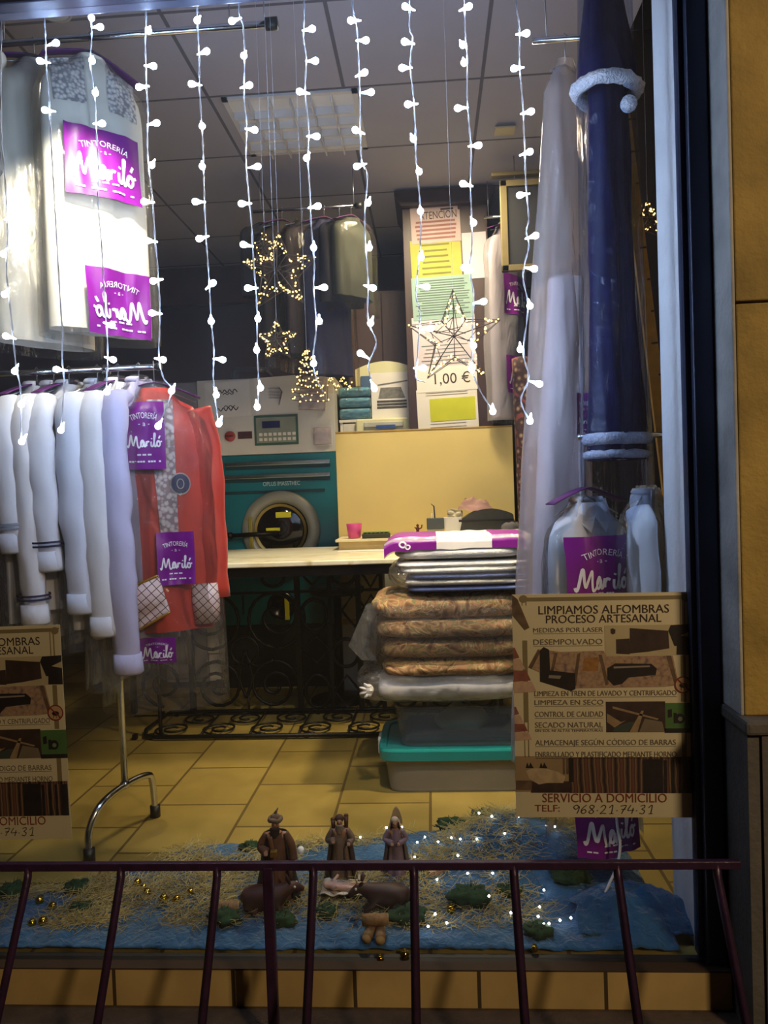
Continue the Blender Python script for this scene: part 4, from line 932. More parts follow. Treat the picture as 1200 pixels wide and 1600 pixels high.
def garment(name, label, cat, hook, a, hw, hd, length, m, drop=0.085, group=None, flare=1.0, sleeves=(), collar=None, bag=None, panels=(), card=True, seed=0, cuff=None, lean=0.0, amp=0.4, placket=False, fx=14):
    t = thing(name, label, cat, hook, R(a), group)
    hanger(t, hw, drop, card)
    wf = prof([(0, 0.055), (0.03, 0.075), (0.09, hw * 0.86), (0.14, hw * 0.97), (0.2, hw), (1, hw * flare)])
    df = prof([(0, 0.045), (0.1, hd * 0.7), (0.25, hd), (1, hd * 1.15)])
    s = Surf(wf, df, -drop, -drop - length, amp=amp, seed=seed, lean=lean, fx=fx)
    s.mesh().build('body', m, t)
    if collar:
        cmb = MB()
        for sg in (-1, 1):
            cmb.add([(0.0, -hd * 0.75, -drop - 0.05), (sg * 0.055, -0.03, -drop + 0.012), (sg * 0.075, -hd * 0.65, -drop - 0.055), (sg * 0.03, -hd * 1.02, -drop - 0.10)], [(0, 1, 2, 3)])
        cmb.tube([(0.05 * math.cos(R(q)), 0.04 * math.sin(R(q)), -drop + 0.008) for q in range(-40, 221, 20)], 0.012, 6)
        cmb.build('collar', collar, t, thick=0.004)
    if placket:
        MB().grid(lambda u, v: s.front((u - 0.5) * 0.03, -drop - 0.09 - v * (length - 0.12), 0.003), 3, 24).build('placket', m, t)
        b = MB()
        for i in range(6): b.ball(s.front(0, -drop - 0.14 - i * 0.1, 0.005), 0.006, seg=8, rings=6)
        b.build('buttons', paper, t)
    for (sg, pts, r0, r1) in sleeves:
        pts_ = catmull(pts, 9); n = len(pts_)
        rr = [r0 + (r1 - r0) * i / (n - 1) + 0.006 * nz(i * 0.6, seed, sg) for i in range(n)]
        up0 = (1, 0, 0) if a > 50 else (0, 1, 0)
        slm = MB().tube(pts_, rr, 20, flat=0.62, up0=up0)
        slm.v = [tuple(Vector(v) + Vector((nz(v[0] * 16 + seed, v[1] * 16, v[2] * 7) * 0.4, 1.2 * nz(v[0] * 16, v[1] * 16 + seed, v[2] * 9), 0)) * 0.014) for v in slm.v]
        sl = slm.build('sleeve', m, t)
        if cuff:
            e = pts_[-1]; d = (pts_[-1] - pts_[-3]).normalized()
            MB().tube([e - d * 0.075, e - d * 0.005, e + d * 0.004], [r1 * 1.05, r1 * 1.12, r1 * 0.98], 20, flat=0.70, up0=up0).build('cuff', cuff[0], sl)
            if len(cuff) > 1:
                q = MB()
                for k in (0.10, 0.115): q.tube([e - d * k, e - d * (k - 0.008)], r1 * 1.24, 20, flat=0.74, caps=False, up0=up0)
                q.build('stripe', cuff[1], sl)
                MB().ball(e - d * 0.03 + Vector((0, -r1 * 0.7, 0)), 0.008, seg=8, rings=6).build('cufflink', cuff[1], sl)
    if bag:
        bm_, blen, k = bag
        bs = Surf(prof([(0, 0.04), (0.06, 0.09), (0.12, hw * 0.95 * k), (0.2, hw * 1.08 * k), (1, hw * max(1, flare) * 1.12 * k)]), prof([(0, 0.03), (0.12, hd * 1.3 + 0.02), (1, hd * 1.6 + 0.02)]), -drop + 0.03, -drop - blen, amp=0.30, fx=9, fz=2.2, seed=seed + 3, lean=lean * blen / length)
        b = bs.mesh().build('plastic_bag', bm_, t)
        for (cx, z, w_, h_, mir) in panels: shop_print(bs, b, cx, z, w_, h_, mir)
    return t, s

def rails():
    Y = 3.02; a = P(-120, 81, Y); b = P(425, 37, Y); a.z = b.z
    t = thing('hanging_rail', 'chrome clothes rail with black end cap hung from the ceiling over the white dress', 'clothes rail', b)
    MB().cyl(a - b, (0, 0, 0), 0.013, 14).build('tube', chrome, t)
    MB().cyl((-0.025, 0, 0), (0.022, 0, 0), 0.024, 16).build('end_cap', black_plastic, t)
    w_ = MB()
    for x in (-0.03, -0.17, -1.1): w_.cyl((x, 0, 0), (x, 0, CEIL - b.z), 0.0025, 6)
    w_.build('suspension_wire', wire_m, t)
    # white dress and blouse on it
    zr = b.z + 0.013
    ivory = mat('ivory_cotton', '#f0ead8', 0.85, var=0.03, bump=0.1, bscale=30)
    hx = P(140, 60, Y).x
    t, s = garment('dress', 'long ivory lace-yoked dress in a bag with two purple prints, hung high', 'dress', (hx, Y, zr), 46, 0.205, 0.06, 1.10, ivory, drop=0.10, flare=1.02, bag=(film('dress_bag_film', haze=0.06, gloss=0.35), 1.13, 1.05),
                   panels=((-0.005, P(142, 272, Y).z - zr, 0.30, 0.27, False), (0.03, P(150, 482, Y).z - zr, 0.27, 0.26, True)), seed=1, amp=0.25)
    lace = pattern('grey_lace', 'Voronoi', ['#f2eee4', '#cfcac4', '#8d8a8c'], 70, 0.9, pos=[0.2, 0.5, 0.7])
    for sg in (-1, 1):
        MB().grid(lambda u, v: s.front(sg * (0.045 + 0.125 * u), -0.115 - 0.045 * u - v * (0.20 - 0.03 * u), 0.004), 12, 12).build('lace_yoke', lace, t)
    MB().grid(lambda u, v: s.front((u - 0.5) * 0.08, -0.13 - v * 0.9, 0.004), 4, 20).build('front_band', ivory, t)
    hx2 = P(52, 60, Y).x
    garment('blouse', 'cream long-sleeved blouse at the left end of the ceiling rail, beside the ivory dress', 'blouse', (hx2, Y, zr), 52, 0.20, 0.06, 1.14, mat('cream_linen', '#e6dfcd', 0.85, var=0.04), drop=0.10, seed=2,
            sleeves=((-1, [(-0.16, -0.02, -0.16), (-0.215, -0.05, -0.30), (-0.215, -0.06, -0.62)], 0.055, 0.05),), cuff=(mat('grey_cuff', '#8f8b8a', 0.8),), bag=(clear_film, 1.17, 1.05), amp=0.3)
rails()
def rack():
    Yb = 3.05
    A = PZ(140, 1346, 0); B = PZ(243, 1276, 0); px_ = (A.x + B.x) / 2
    zb = P(180, 576, Yb).z; xe = P(249, 570, Yb).x
    t = thing('clothes_rack', 'chrome clothes rack on a bent tube foot, carrying the white shirts', 'clothes rack', ((A.x + B.x) / 2, Yb, 0)); o_ = Vector(((A.x + B.x) / 2, Yb, 0))
    zc = P(192, 1228, Yb).z
    f0 = A - o_; f1 = B - o_
    pts = catmull([f0 + Vector((0, 0, 0.02)), f0 + Vector((-0.005, 0.02, zc * 0.55)), f0 + Vector((0.02, 0.08, zc * 0.92)), (0, 0, zc + 0.004), f1 + Vector((-0.015, -0.05, zc * 0.98)), f1 + Vector((-0.004, -0.012, zc * 0.8)), f1 + Vector((0, 0, 0.02))], 8)
    MB().tube(pts, 0.014, 12).build('foot_tube', chrome, t)
    for q in (f0, f1): MB().cyl(q, q + Vector((0, 0, 0.05)), 0.022, 16).build('rubber_foot', black_plastic, t)
    MB().cyl((0, 0, zc), (0, 0, zb), 0.0135, 14).ball((0, 0, zc + 0.006), 0.02).build('pole', chrome, t)
    MB().cyl((-1.6, 0, zb), (xe - o_.x, 0, zb), 0.012, 14).cyl((0.0, 0, zb - 0.02), (0, 0, zb + 0.016), 0.019, 14).build('crossbar', chrome, t)
    MB().cyl((xe - o_.x - 0.012, 0, zb), (xe - o_.x + 0.008, 0, zb), 0.016, 14).build('end_plug', black_plastic, t)
    zr = zb + 0.012
    sh = [mat('white_shirt_cotton', '#d5d6df', 0.85, var=0.03, bump=0.12, bscale=25), mat('cool_white_cotton', '#cfd2e0', 0.85, var=0.03, bump=0.12, bscale=25), mat('warm_white_cotton', '#dad7da', 0.85, var=0.03, bump=0.1, bscale=25), mat('lilac_white_cotton', '#c3bdd8', 0.85, var=0.03, bump=0.1, bscale=25)]
    navy = mat('navy_stripe', '#2a2340', 0.8)
    spec = [  # px of the near sleeve, sleeve end py, body length, material, cuff, label
        (2, 862, 0.95, 0, (sh[1], mat('grey_blue_stripe', '#8b93a8', 0.8)), 'white shirt with grey-striped cuff at the left edge of the window, on the rack'),
        (30, 972, 1.02, 2, (sh[2], navy), 'white shirt with a long sleeve and dark cufflink, behind the dark-striped cuff'),
        (55, 890, 0.90, 0, (sh[0], navy), 'white shirt whose cuff has two dark stripes, on the rack'),
        (102, 955, 0.98, 1, (sh[1],), 'plain white shirt between the dark-striped cuff and the lilac-tinged shirt, shorter sleeve'),
        (136, 990, 1.02, 2, (sh[2],), 'plain white shirt next to the lilac-tinged shirt, longer sleeve'),
        (170, 1048, 1.08, 3, (sh[3],), 'lilac-tinged white shirt beside the orange jacket on the rack')]
    Yn = 2.86
    for i, (px, py, L, mi, cuff, lab) in enumerate(spec):
        a = 76; hw = 0.20
        ns = P(px, 800, Yn); hx = ns.x + hw * math.cos(R(a)) + 0.02
        ze = P(px, py, Yn).z - zr
        garment('shirt', lab, 'shirt', (hx, Yb, zr), a, hw, 0.045, L, sh[mi], drop=0.075, group=None, collar=sh[mi], seed=10 + i, placket=True,
                sleeves=((-1, [(-hw * 0.8, -0.01, -0.15), (-hw - 0.02, -0.03, -0.27), (-hw - 0.03, -0.045, (ze - 0.27) / 2), (-hw - 0.015, -0.05, ze)], 0.064, 0.056), (1, [(hw * 0.8, -0.01, -0.15), (hw + 0.015, -0.02, -0.3), (hw + 0.01, -0.03, -0.75)], 0.055, 0.046)),
                cuff=cuff, bag=(clear_film, 1.22 if i in (5, 4) else L + 0.08, 1.12), card=(i % 2 == 0))
    # orange jacket in its bag, facing the window
    orange = mat('orange_red_satin', '#d8402a', 0.5, var=0.10, nscale=5, bump=0.25, bscale=12, sheen=0.2)
    hx = P(243, 600, Yb).x
    zz = lambda py: P(250, py, 2.98).z - zr
    t, s = garment('jacket', 'orange-red jacket with white quilted lining and round badge, in a purple-printed bag on the rack', 'jacket', (hx, Yb - 0.015, zr), 20, 0.190, 0.075, zz(600) - zz(990) - 0.02, orange, drop=-zz(604), flare=1.06, seed=30, amp=0.3, fx=10,
                   sleeves=((-1, [(-0.165, -0.02, -0.19), (-0.215, -0.05, -0.38), (-0.165, -0.085, zz(910))], 0.058, 0.058), (1, [(0.165, -0.02, -0.19), (0.205, -0.02, -0.38), (0.215, -0.04, zz(940))], 0.055, 0.050)),
                   bag=(clear_film, zz(600) - zz(1100), 1.12), panels=((-0.045, zz(681), 0.155, 0.27, False), (0.055, zz(872), 0.145, 0.21, False), (-0.03, zz(1010), 0.14, 0.10, False)))
    quilt = pattern('white_scale_quilting', 'Voronoi', ['#f0e6e2', '#dccdcb', '#a58f90'], 55, 0.6, pos=[0.1, 0.45, 0.62])
    MB().grid(lambda u, v: s.front(0.018 + 0.02 * v + (u - 0.5) * (0.10 - 0.035 * v), -(-zz(604)) - 0.05 - v * 0.62, 0.006), 8, 26).build('lining', quilt, t)
    bdg = mat('navy_badge', '#2a2f55', 0.5, var=0.4, nscale=50); ringm = mat('silver_ring', '#b9b2a6', 0.4, 0.4)
    c = (0.085, zz(757))
    b = MB(); b.grid(lambda u, v: s.front(c[0] + 0.036 * v * math.cos(2 * math.pi * u), c[1] + 0.040 * v * math.sin(2 * math.pi * u), 0.009), 24, 3, True, True); bd = b.build('badge', bdg, t)
    b = MB(); b.grid(lambda u, v: s.front(c[0] + 0.036 * (1 + 0.12 * v) * math.cos(2 * math.pi * u), c[1] + 0.040 * (1 + 0.12 * v) * math.sin(2 * math.pi * u), 0.010), 24, 1, True, True)
    b.grid(lambda u, v: s.front(c[0] + (0.012 + 0.003 * v) * math.cos(2 * math.pi * u), c[1] + (0.018 + 0.003 * v) * math.sin(2 * math.pi * u), 0.011), 16, 1, True, True); b.build('badge_ring', ringm, bd)
    # turned-back mesh cuffs

    nm, nt, out = newmat('diamond_net'); b_ = N(nt, 'ShaderNodeBsdfPrincipled'); nt.links.new(b_.outputs[0], out.inputs[0]); b_.inputs['Roughness'].default_value = 0.5
    tc = N(nt, 'ShaderNodeTexCoord'); mp = N(nt, 'ShaderNodeMapping'); mp.inputs['Rotation'].default_value = (R(90), 0, R(0)); nt.links.new(tc.outputs['Object'], mp.inputs[0])
    mp2 = N(nt, 'ShaderNodeMapping'); mp2.inputs['Rotation'].default_value = (0, 0, R(40)); nt.links.new(mp.outputs[0], mp2.inputs[0])
    br = N(nt, 'ShaderNodeTexBrick'); br.offset = 0.0; br.inputs['Scale'].default_value = 1; br.inputs['Brick Width'].default_value = 0.026; br.inputs['Row Height'].default_value = 0.026; br.inputs['Mortar Size'].default_value = 0.0016
    br.inputs['Color1'].default_value = srgb('#efd9d2'); br.inputs['Color2'].default_value = srgb('#e3c8c2'); br.inputs['Mortar'].default_value = srgb('#5a3634')
    nt.links.new(mp2.outputs[0], br.inputs['Vector']); nt.links.new(br.outputs['Color'], b_.inputs['Base Color'])
    gold = mat('gold_trim', '#b4812f', 0.35, 0.5)
    org = Vector((hx, Yb - 0.015, zr)); inv = Matrix.Rotation(-R(20), 4, 'Z')
    q = [inv @ (P(px, py, Yb - 0.17) - org) for px, py in ((178, 928), (247, 899), (266, 956), (211, 988))]
    def cq(u, v, d=0.0):
        p = (q[0] * (1 - u) + q[1] * u) * (1 - v) + (q[3] * (1 - u) + q[2] * u) * v
        return p + Vector((0, -d - 0.03 * math.sin(math.pi * u) * math.sin(math.pi * min(1, v * 1.2 + 0.1)) - 0.006 * nz(u * 5, v * 5), 0))
    cf = MB().grid(lambda u, v: cq(u, v), 14, 12).build('mesh_cuff', nm, t, thick=0.01)
    MB().tube([cq(i / 10, 0, 0.006) for i in range(11)], 0.005, 6).tube([cq(i / 10, 1, 0.006) for i in range(11)], 0.005, 6).tube([cq(0, i / 6, 0.006) for i in range(7)], 0.004, 6).build('gold_edge', gold, cf)
    e = inv @ (P(322, 940, Yb - 0.02) - org)
    MB().tube([e + Vector((-0.002, 0, 0.075)), e, e + Vector((0.005, 0, -0.085))], [0.053, 0.056, 0.05], 18, flat=0.65).build('mesh_cuff', nm, t)
rack()

def right_side():
    # rail and tall bagged garments by the right wall
    t = thing('hanging_rail', 'chrome rail fixed to the right wall, carrying the long milky bag', 'clothes rail', (0.98, 2.88, 3.05))
    MB().cyl((0, 0, 0), (-0.55, 0, 0), 0.011, 12).build('tube', chrome, t); MB().cyl((0.009, 0, 0), (-0.004, 0, 0), 0.03, 16).build('flange', chrome, t)
    MB().cyl((-0.5, 0, 0), (-0.5, 0, CEIL - 3.05), 0.0025, 6).build('suspension_wire', wire_m, t)
    zr = 3.062
    # long milky bag with a white gown in it
    Y = 2.88; zz = lambda py: P(860, py, Y).z - zr
    hk = P(884, 120, Y)
    t = thing('gown', 'white gown in a very long milky plastic bag, beside the light curtain on the right', 'dress', (hk.x, Y, zr), R(28)); hanger(t, 0.08, 0.12, False)
    lean = -0.15; L = 0.12 - zz(1172) - 0.12; Lg = -zz(1120) - 0.55
    s = Surf(prof([(0, 0.075), (0.25, 0.085), (0.6, 0.105), (1, 0.12)]), prof([(0, 0.05), (0.5, 0.07), (1, 0.09)]), zz(440), zz(1120), amp=0.5, fx=18, seed=41, lean=lean * 0.75)
    mb = s.mesh(); mb.v = [(v[0] - 0.022, v[1], v[2]) for v in mb.v]
    mb.build('skirt', mat('gown_white', '#efe4e6', 0.8, var=0.04), t)
    s2 = Surf(prof([(0, 0.055), (0.3, 0.06), (1, 0.075)]), prof([(0, 0.035), (1, 0.045)]), -0.13, zz(438), amp=0.4, fx=16, seed=42, lean=-0.02)
    s2.mesh().build('bodice', mat('gown_tulle', '#8f8691', 0.8, var=0.06, trans=0.55), t)
    bs = Surf(prof([(0, 0.03), (0.05, 0.085), (0.4, 0.13), (0.75, 0.155), (1, 0.16)]), prof([(0, 0.02), (0.05, 0.055), (0.6, 0.085), (1, 0.11)]), -0.09, zz(1172), amp=0.4, fx=12, fz=1.5, seed=43, lean=lean)
    b = bs.mesh(56, 60).build('plastic_bag', milky_film, t)
    shop_print(bs, b, 0.062, zz(655), 0.075, 0.17, False, True)
    # navy costume with white fur trims
    zr = 3.26; Y = 2.60; hk = P(945, 20, Y); zz = lambda py: P(945, py, Y).z - zr
    velvet = mat('navy_velvet', '#080d3a', 0.5, var=0.2, nscale=12, bump=0.5, bscale=14, spec=0.25)
    fur = mat('white_fur', '#c9cbd6', 0.95, var=0.15, nscale=60, bump=1.0, bscale=120)
    t = thing('costume', 'navy costume with white fur trim and pompom, bagged, by the right wall', 'costume', (hk.x, Y, zr), R(40)); hanger(t, 0.10, 0.08, False); MB().cyl((0, 0, 0.006), (0, 0, CEIL - zr), 0.003, 6).build('ceiling_hook', wire_m, t)
    s = Surf(prof([(0, 0.07), (0.3, 0.08), (0.7, 0.095), (1, 0.11)]), prof([(0, 0.05), (0.5, 0.06), (1, 0.07)]), zz(120), zz(720), amp=0.4, fx=22, seed=51)
    s.mesh(64, 40).build('coat', velvet, t)
    c = Surf(prof([(0, 0.04), (0.3, 0.07), (1, 0.105)]), prof([(0, 0.04), (1, 0.085)]), -0.07, zz(150), amp=0.3, fx=12, seed=52)
    c.mesh(48, 20).build('cape', velvet, t)
    def trim(sf, v, r):
        pts = [sf.pt(i / 40, v) for i in range(40)]
        m = MB().tube(pts, r, 10, True); m.v = [tuple(Vector(p) + Vector((nz(p[0] * 90, p[1] * 90, p[2] * 90), nz(p[0] * 90, p[1] * 90, p[2] * 90 + 9), nz(p[0] * 90 + 5, p[1] * 90, p[2] * 90))) * 0.006) for p in m.v]
        m.build('fur_trim', fur, t)
    trim(c, 0.97, 0.022); trim(s, 0.945, 0.020); trim(s, 0.985, 0.014)
    p = c.front(-0.01, zz(185) if False else zz(149), 0.0); m = MB().ball((p.x, -0.09, zz(182)), 0.027, seg=18, rings=12); m.v = [tuple(Vector(v) + Vector((1, 1, 1)) * 0.006 * nz(v[0] * 120, v[1] * 120, v[2] * 120)) for v in m.v]
    m.build('pompom', fur, t)
    bs = Surf(prof([(0, 0.03), (0.05, 0.09), (0.5, 0.115), (1, 0.135)]), prof([(0, 0.03), (0.05, 0.08), (1, 0.10)]), -0.05, zz(812), amp=0.35, fx=14, fz=1.0, seed=53)
    bs.mesh(56, 60).build('plastic_bag', film('costume_bag_film', (0.85, 0.90, 1.0), haze=0.004, gloss=0.30, rough=0.05, bscale=9, bump=1.0, stretch=(2.0, 2.0, 0.2)), t)
    # lower rail with white shirts
    t = thing('hanging_rail', 'low chrome rail below the navy costume, carrying two bagged white shirts', 'clothes rail', (0.55, 2.62, 1.56))
    MB().cyl((-0.05, -0.02, 0), (0.44, 0.02, 0), 0.010, 12).build('tube', chrome, t); MB().box((0.425, -0.02, -0.03), (0.439, 0.06, 0.03)).build('bracket', chrome, t)
    zr = 1.57
    ws = mat('white_cotton_cold', '#dcdfe8', 0.8, var=0.03)
    Y = 2.62; zz = lambda py: P(930, py, 2.55).z - zr
    hk = P(914, 720, Y)
    garment('shirt', 'white shirt with large purple print on its bag, directly above the right poster', 'shirt', (hk.x, Y, zr), 26, 0.155, 0.06, 0.85, ws, drop=-zz(785), collar=ws, seed=61, placket=True, card=True, bag=(clear_film, -zz(1325) + zz(785), 1.04),
            panels=((-0.02, zz(893), 0.235, 0.24, False), (-0.02, zz(1335) + 0.12, 0.235, 0.2, False)))
    hk = P(1010, 730, Y + 0.02)
    garment('shirt', 'plain white shirt nearest the right wall, hung beside the purple-printed shirt bag', 'shirt', (hk.x, Y + 0.02, zr), 58, 0.15, 0.05, 0.9, ws, drop=-zz(775), seed=62, card=False, collar=ws, bag=(thick_film, 0.95, 1.2),
            sleeves=((-1, [(-0.12, -0.01, -0.26), (-0.16, -0.03, -0.36), (-0.165, -0.04, -0.85)], 0.045, 0.04),))
    # tall measuring board leaning in the recess
    a = P(972, 150, 2.66); b = P(1040, 715, 2.66); d = (b - a) / (b.z - a.z); foot = b - d * b.z
    t = thing('wooden_lath', 'tall ochre wooden lath with dark tick marks leaning by the right wall', 'plank', foot)
    e = a - foot; n_ = Vector((e.z, 0, -e.x)).normalized() * 0.021
    MB().add([-n_, n_, e + n_, e - n_] + [v + Vector((0, 0.02, 0)) for v in (-n_, n_, e + n_, e - n_)], [(0, 1, 2, 3), (7, 6, 5, 4), (0, 4, 5, 1), (1, 5, 6, 2), (2, 6, 7, 3), (3, 7, 4, 0)]).build('lath', mat('ochre_wood', '#b5852a', 0.55, var=0.2, nscale=30), t)
    k = MB()
    for i in range(14):
        z = e * (0.45 + i * 0.04); w2 = n_ * (0.85 if i % 3 == 0 else 0.4); h2 = e.normalized() * 0.003
        k.add([z + n_ * 0.95 - h2 + Vector((0, -0.001, 0)), z + n_ * 0.95 - w2 * 1.2 - h2 + Vector((0, -0.001, 0)), z + n_ * 0.95 - w2 * 1.2 + h2 + Vector((0, -0.001, 0)), z + n_ * 0.95 + h2 + Vector((0, -0.001, 0))], [(0, 1, 2, 3)])
    k.build('tick_marks', black_plastic, t)
    # rolled rug standing behind the milky bag
    p = P(820, 700, 4.05); zt = P(820, 560, 4.05).z
    t = thing('rolled_rug', 'rolled dark patterned rug standing upright behind the long milky bag', 'rug', (p.x, 4.05, 0))
    MB().tube(catmull([(0, 0, 0), (0.01, 0, zt * 0.5), (0, 0, zt)], 8), 0.055, 16).build('roll', pattern('rug_pattern', 'Voronoi', ['#a58a6a', '#4a2c28', '#2a1c1c', '#7a3c34'], 26, 0.9, pos=[0.1, 0.35, 0.6, 0.8]), t)
    MB().tube([(0.055 * 0.9 * (1 - i / 40) * math.cos(i * 0.5), 0.055 * 0.9 * (1 - i / 40) * math.sin(i * 0.5), zt + 0.002) for i in range(36)], 0.003, 4).build('spiral_end', dark_ink, t)
    # white bagged garment with purple prints beside the notices
    Y = 5.27; hk = P(786, 335, Y); zz = lambda py: P(786, py, Y).z - hk.z
    t = thing('hanging_rail', 'short rail under the ceiling right of the dark cabinet, holding one white bag', 'clothes rail', (hk.x - 0.05, Y, hk.z - 0.012))
    MB().cyl((-0.08, 0, 0), (0.2, 0, 0), 0.010, 10).build('tube', chrome, t)
    MB().cyl((-0.05, 0, 0), (-0.05, 0, CEIL - hk.z + 0.012), 0.004, 6).cyl((0.17, 0, 0), (0.17, 0, CEIL - hk.z + 0.012), 0.004, 6).build('suspension_wire', wire_m, t)
    garment('coat', 'white coat in a bag with two purple prints, right of the taped notices', 'coat', (hk.x, Y, hk.z), 55, 0.20, 0.05, -zz(655) - 0.09, mat('grey_white_wool', '#b9b0b4', 0.85, var=0.05), drop=0.09, seed=71, bag=(milky_film, -zz(660) - 0.09, 1.05), panels=((0.0, zz(466), 0.29, 0.27, False), (-0.03, zz(590), 0.26, 0.25, False)))
right_side()

def back_clothes():
    Y = 4.9; a = P(395, 327, Y); b = P(560, 321, Y); a.z = b.z
    t = thing('hanging_rail', 'chrome rail of dark garments under the ceiling at the back of the shop', 'clothes rail', b)
    MB().cyl(a - b, (0, 0, 0), 0.011, 10).build('tube', chrome, t); MB().cyl((-0.02, 0, 0), (0.02, 0, 0), 0.02, 12).build('end_cap', black_plastic, t)
    w_ = MB()
    for x in (-0.03, (a - b).x + 0.05): w_.cyl((x, 0, 0), (x, 0, CEIL - b.z), 0.003, 6)
    w_.build('suspension_wire', wire_m, t)
    cl = [(412, 470, '#17151a', 'black garment at the left end of the back rail', 'black_wool'), (440, 560, '#2a2226', 'dark brown bagged garment on the back rail, behind the large gold star', 'dark_brown_wool'), (472, 560, '#28202e', 'dark plum bagged garment near the middle of the back rail', 'plum_cloth'),
          (506, 590, '#1a2052', 'royal blue bagged garment on the back rail', 'royal_blue_cloth'), (530, 480, '#0f1226', 'navy garment on the back rail, between the blue and the grey-green ones', 'navy_cloth'), (548, 470, '#333a37', 'grey-green bagged garment at the right end of the back rail', 'grey_green_cloth')]
    for i, (px, py, c_, lab, mn) in enumerate(cl):
        x = P(px, 325, Y).x; L = b.z - P(px, py, Y).z - 0.1
        garment('jacket', lab, 'jacket', (x, Y, b.z + 0.011), 35 + 8 * (i % 3), 0.17, 0.05, L, mat(mn, c_, 0.8, var=0.15), drop=0.10, seed=80 + i, card=(i % 2 == 1), amp=0.4,
                bag=(film('dark_bag_film', (1, 0.95, 0.85), haze=0.012, gloss=0.45, rough=0.1, bscale=8, bump=0.5, stretch=(1.5, 1.5, 0.15)), L + 0.1, 1.1) if i in (1, 2, 3, 5) else None)
    # framed mirror under the ceiling by the right wall
    Y = 4.9; gm = mat('gilt_wood', '#6a5d3a', 0.45, 0.1, var=0.15)
    p0 = P(780, 285, Y); x1 = 0.98
    t = thing('framed_mirror', 'gilt-framed dark mirror hung high by the right wall, half hidden by bags', 'mirror', ((p0.x + x1) / 2, Y, P(790, 425, Y).z)); h = (x1 - p0.x) / 2; H = P(790, 283, Y).z - P(790, 425, Y).z
    MB().box((-h, -0.02, 0), (-h + 0.045, 0.02, H), 0.004).box((h - 0.045, -0.02, 0), (h, 0.02, H), 0.004).box((-h, -0.02, H - 0.04), (h, 0.02, H), 0.004).box((-h, -0.02, 0), (h, 0.02, 0.04), 0.004).box((-h - 0.05, -0.03, H + 0.025), (h, 0.03, H + 0.05), 0.004).build('frame', gm, t)
    MB().box((-h + 0.04, -0.004, 0.03), (h - 0.04, 0.01, H - 0.03)).build('mirror_glass', mat('dim_mirror', '#232326', 0.45, 0.0, var=0.1), t)
    MB().cyl((-h * 0.6, 0, H), (-h * 0.6, 0, CEIL - t.location.z), 0.003, 6).cyl((h * 0.6, 0, H), (h * 0.6, 0, CEIL - t.location.z), 0.003, 6).build('cord', wire_m, t)
back_clothes()

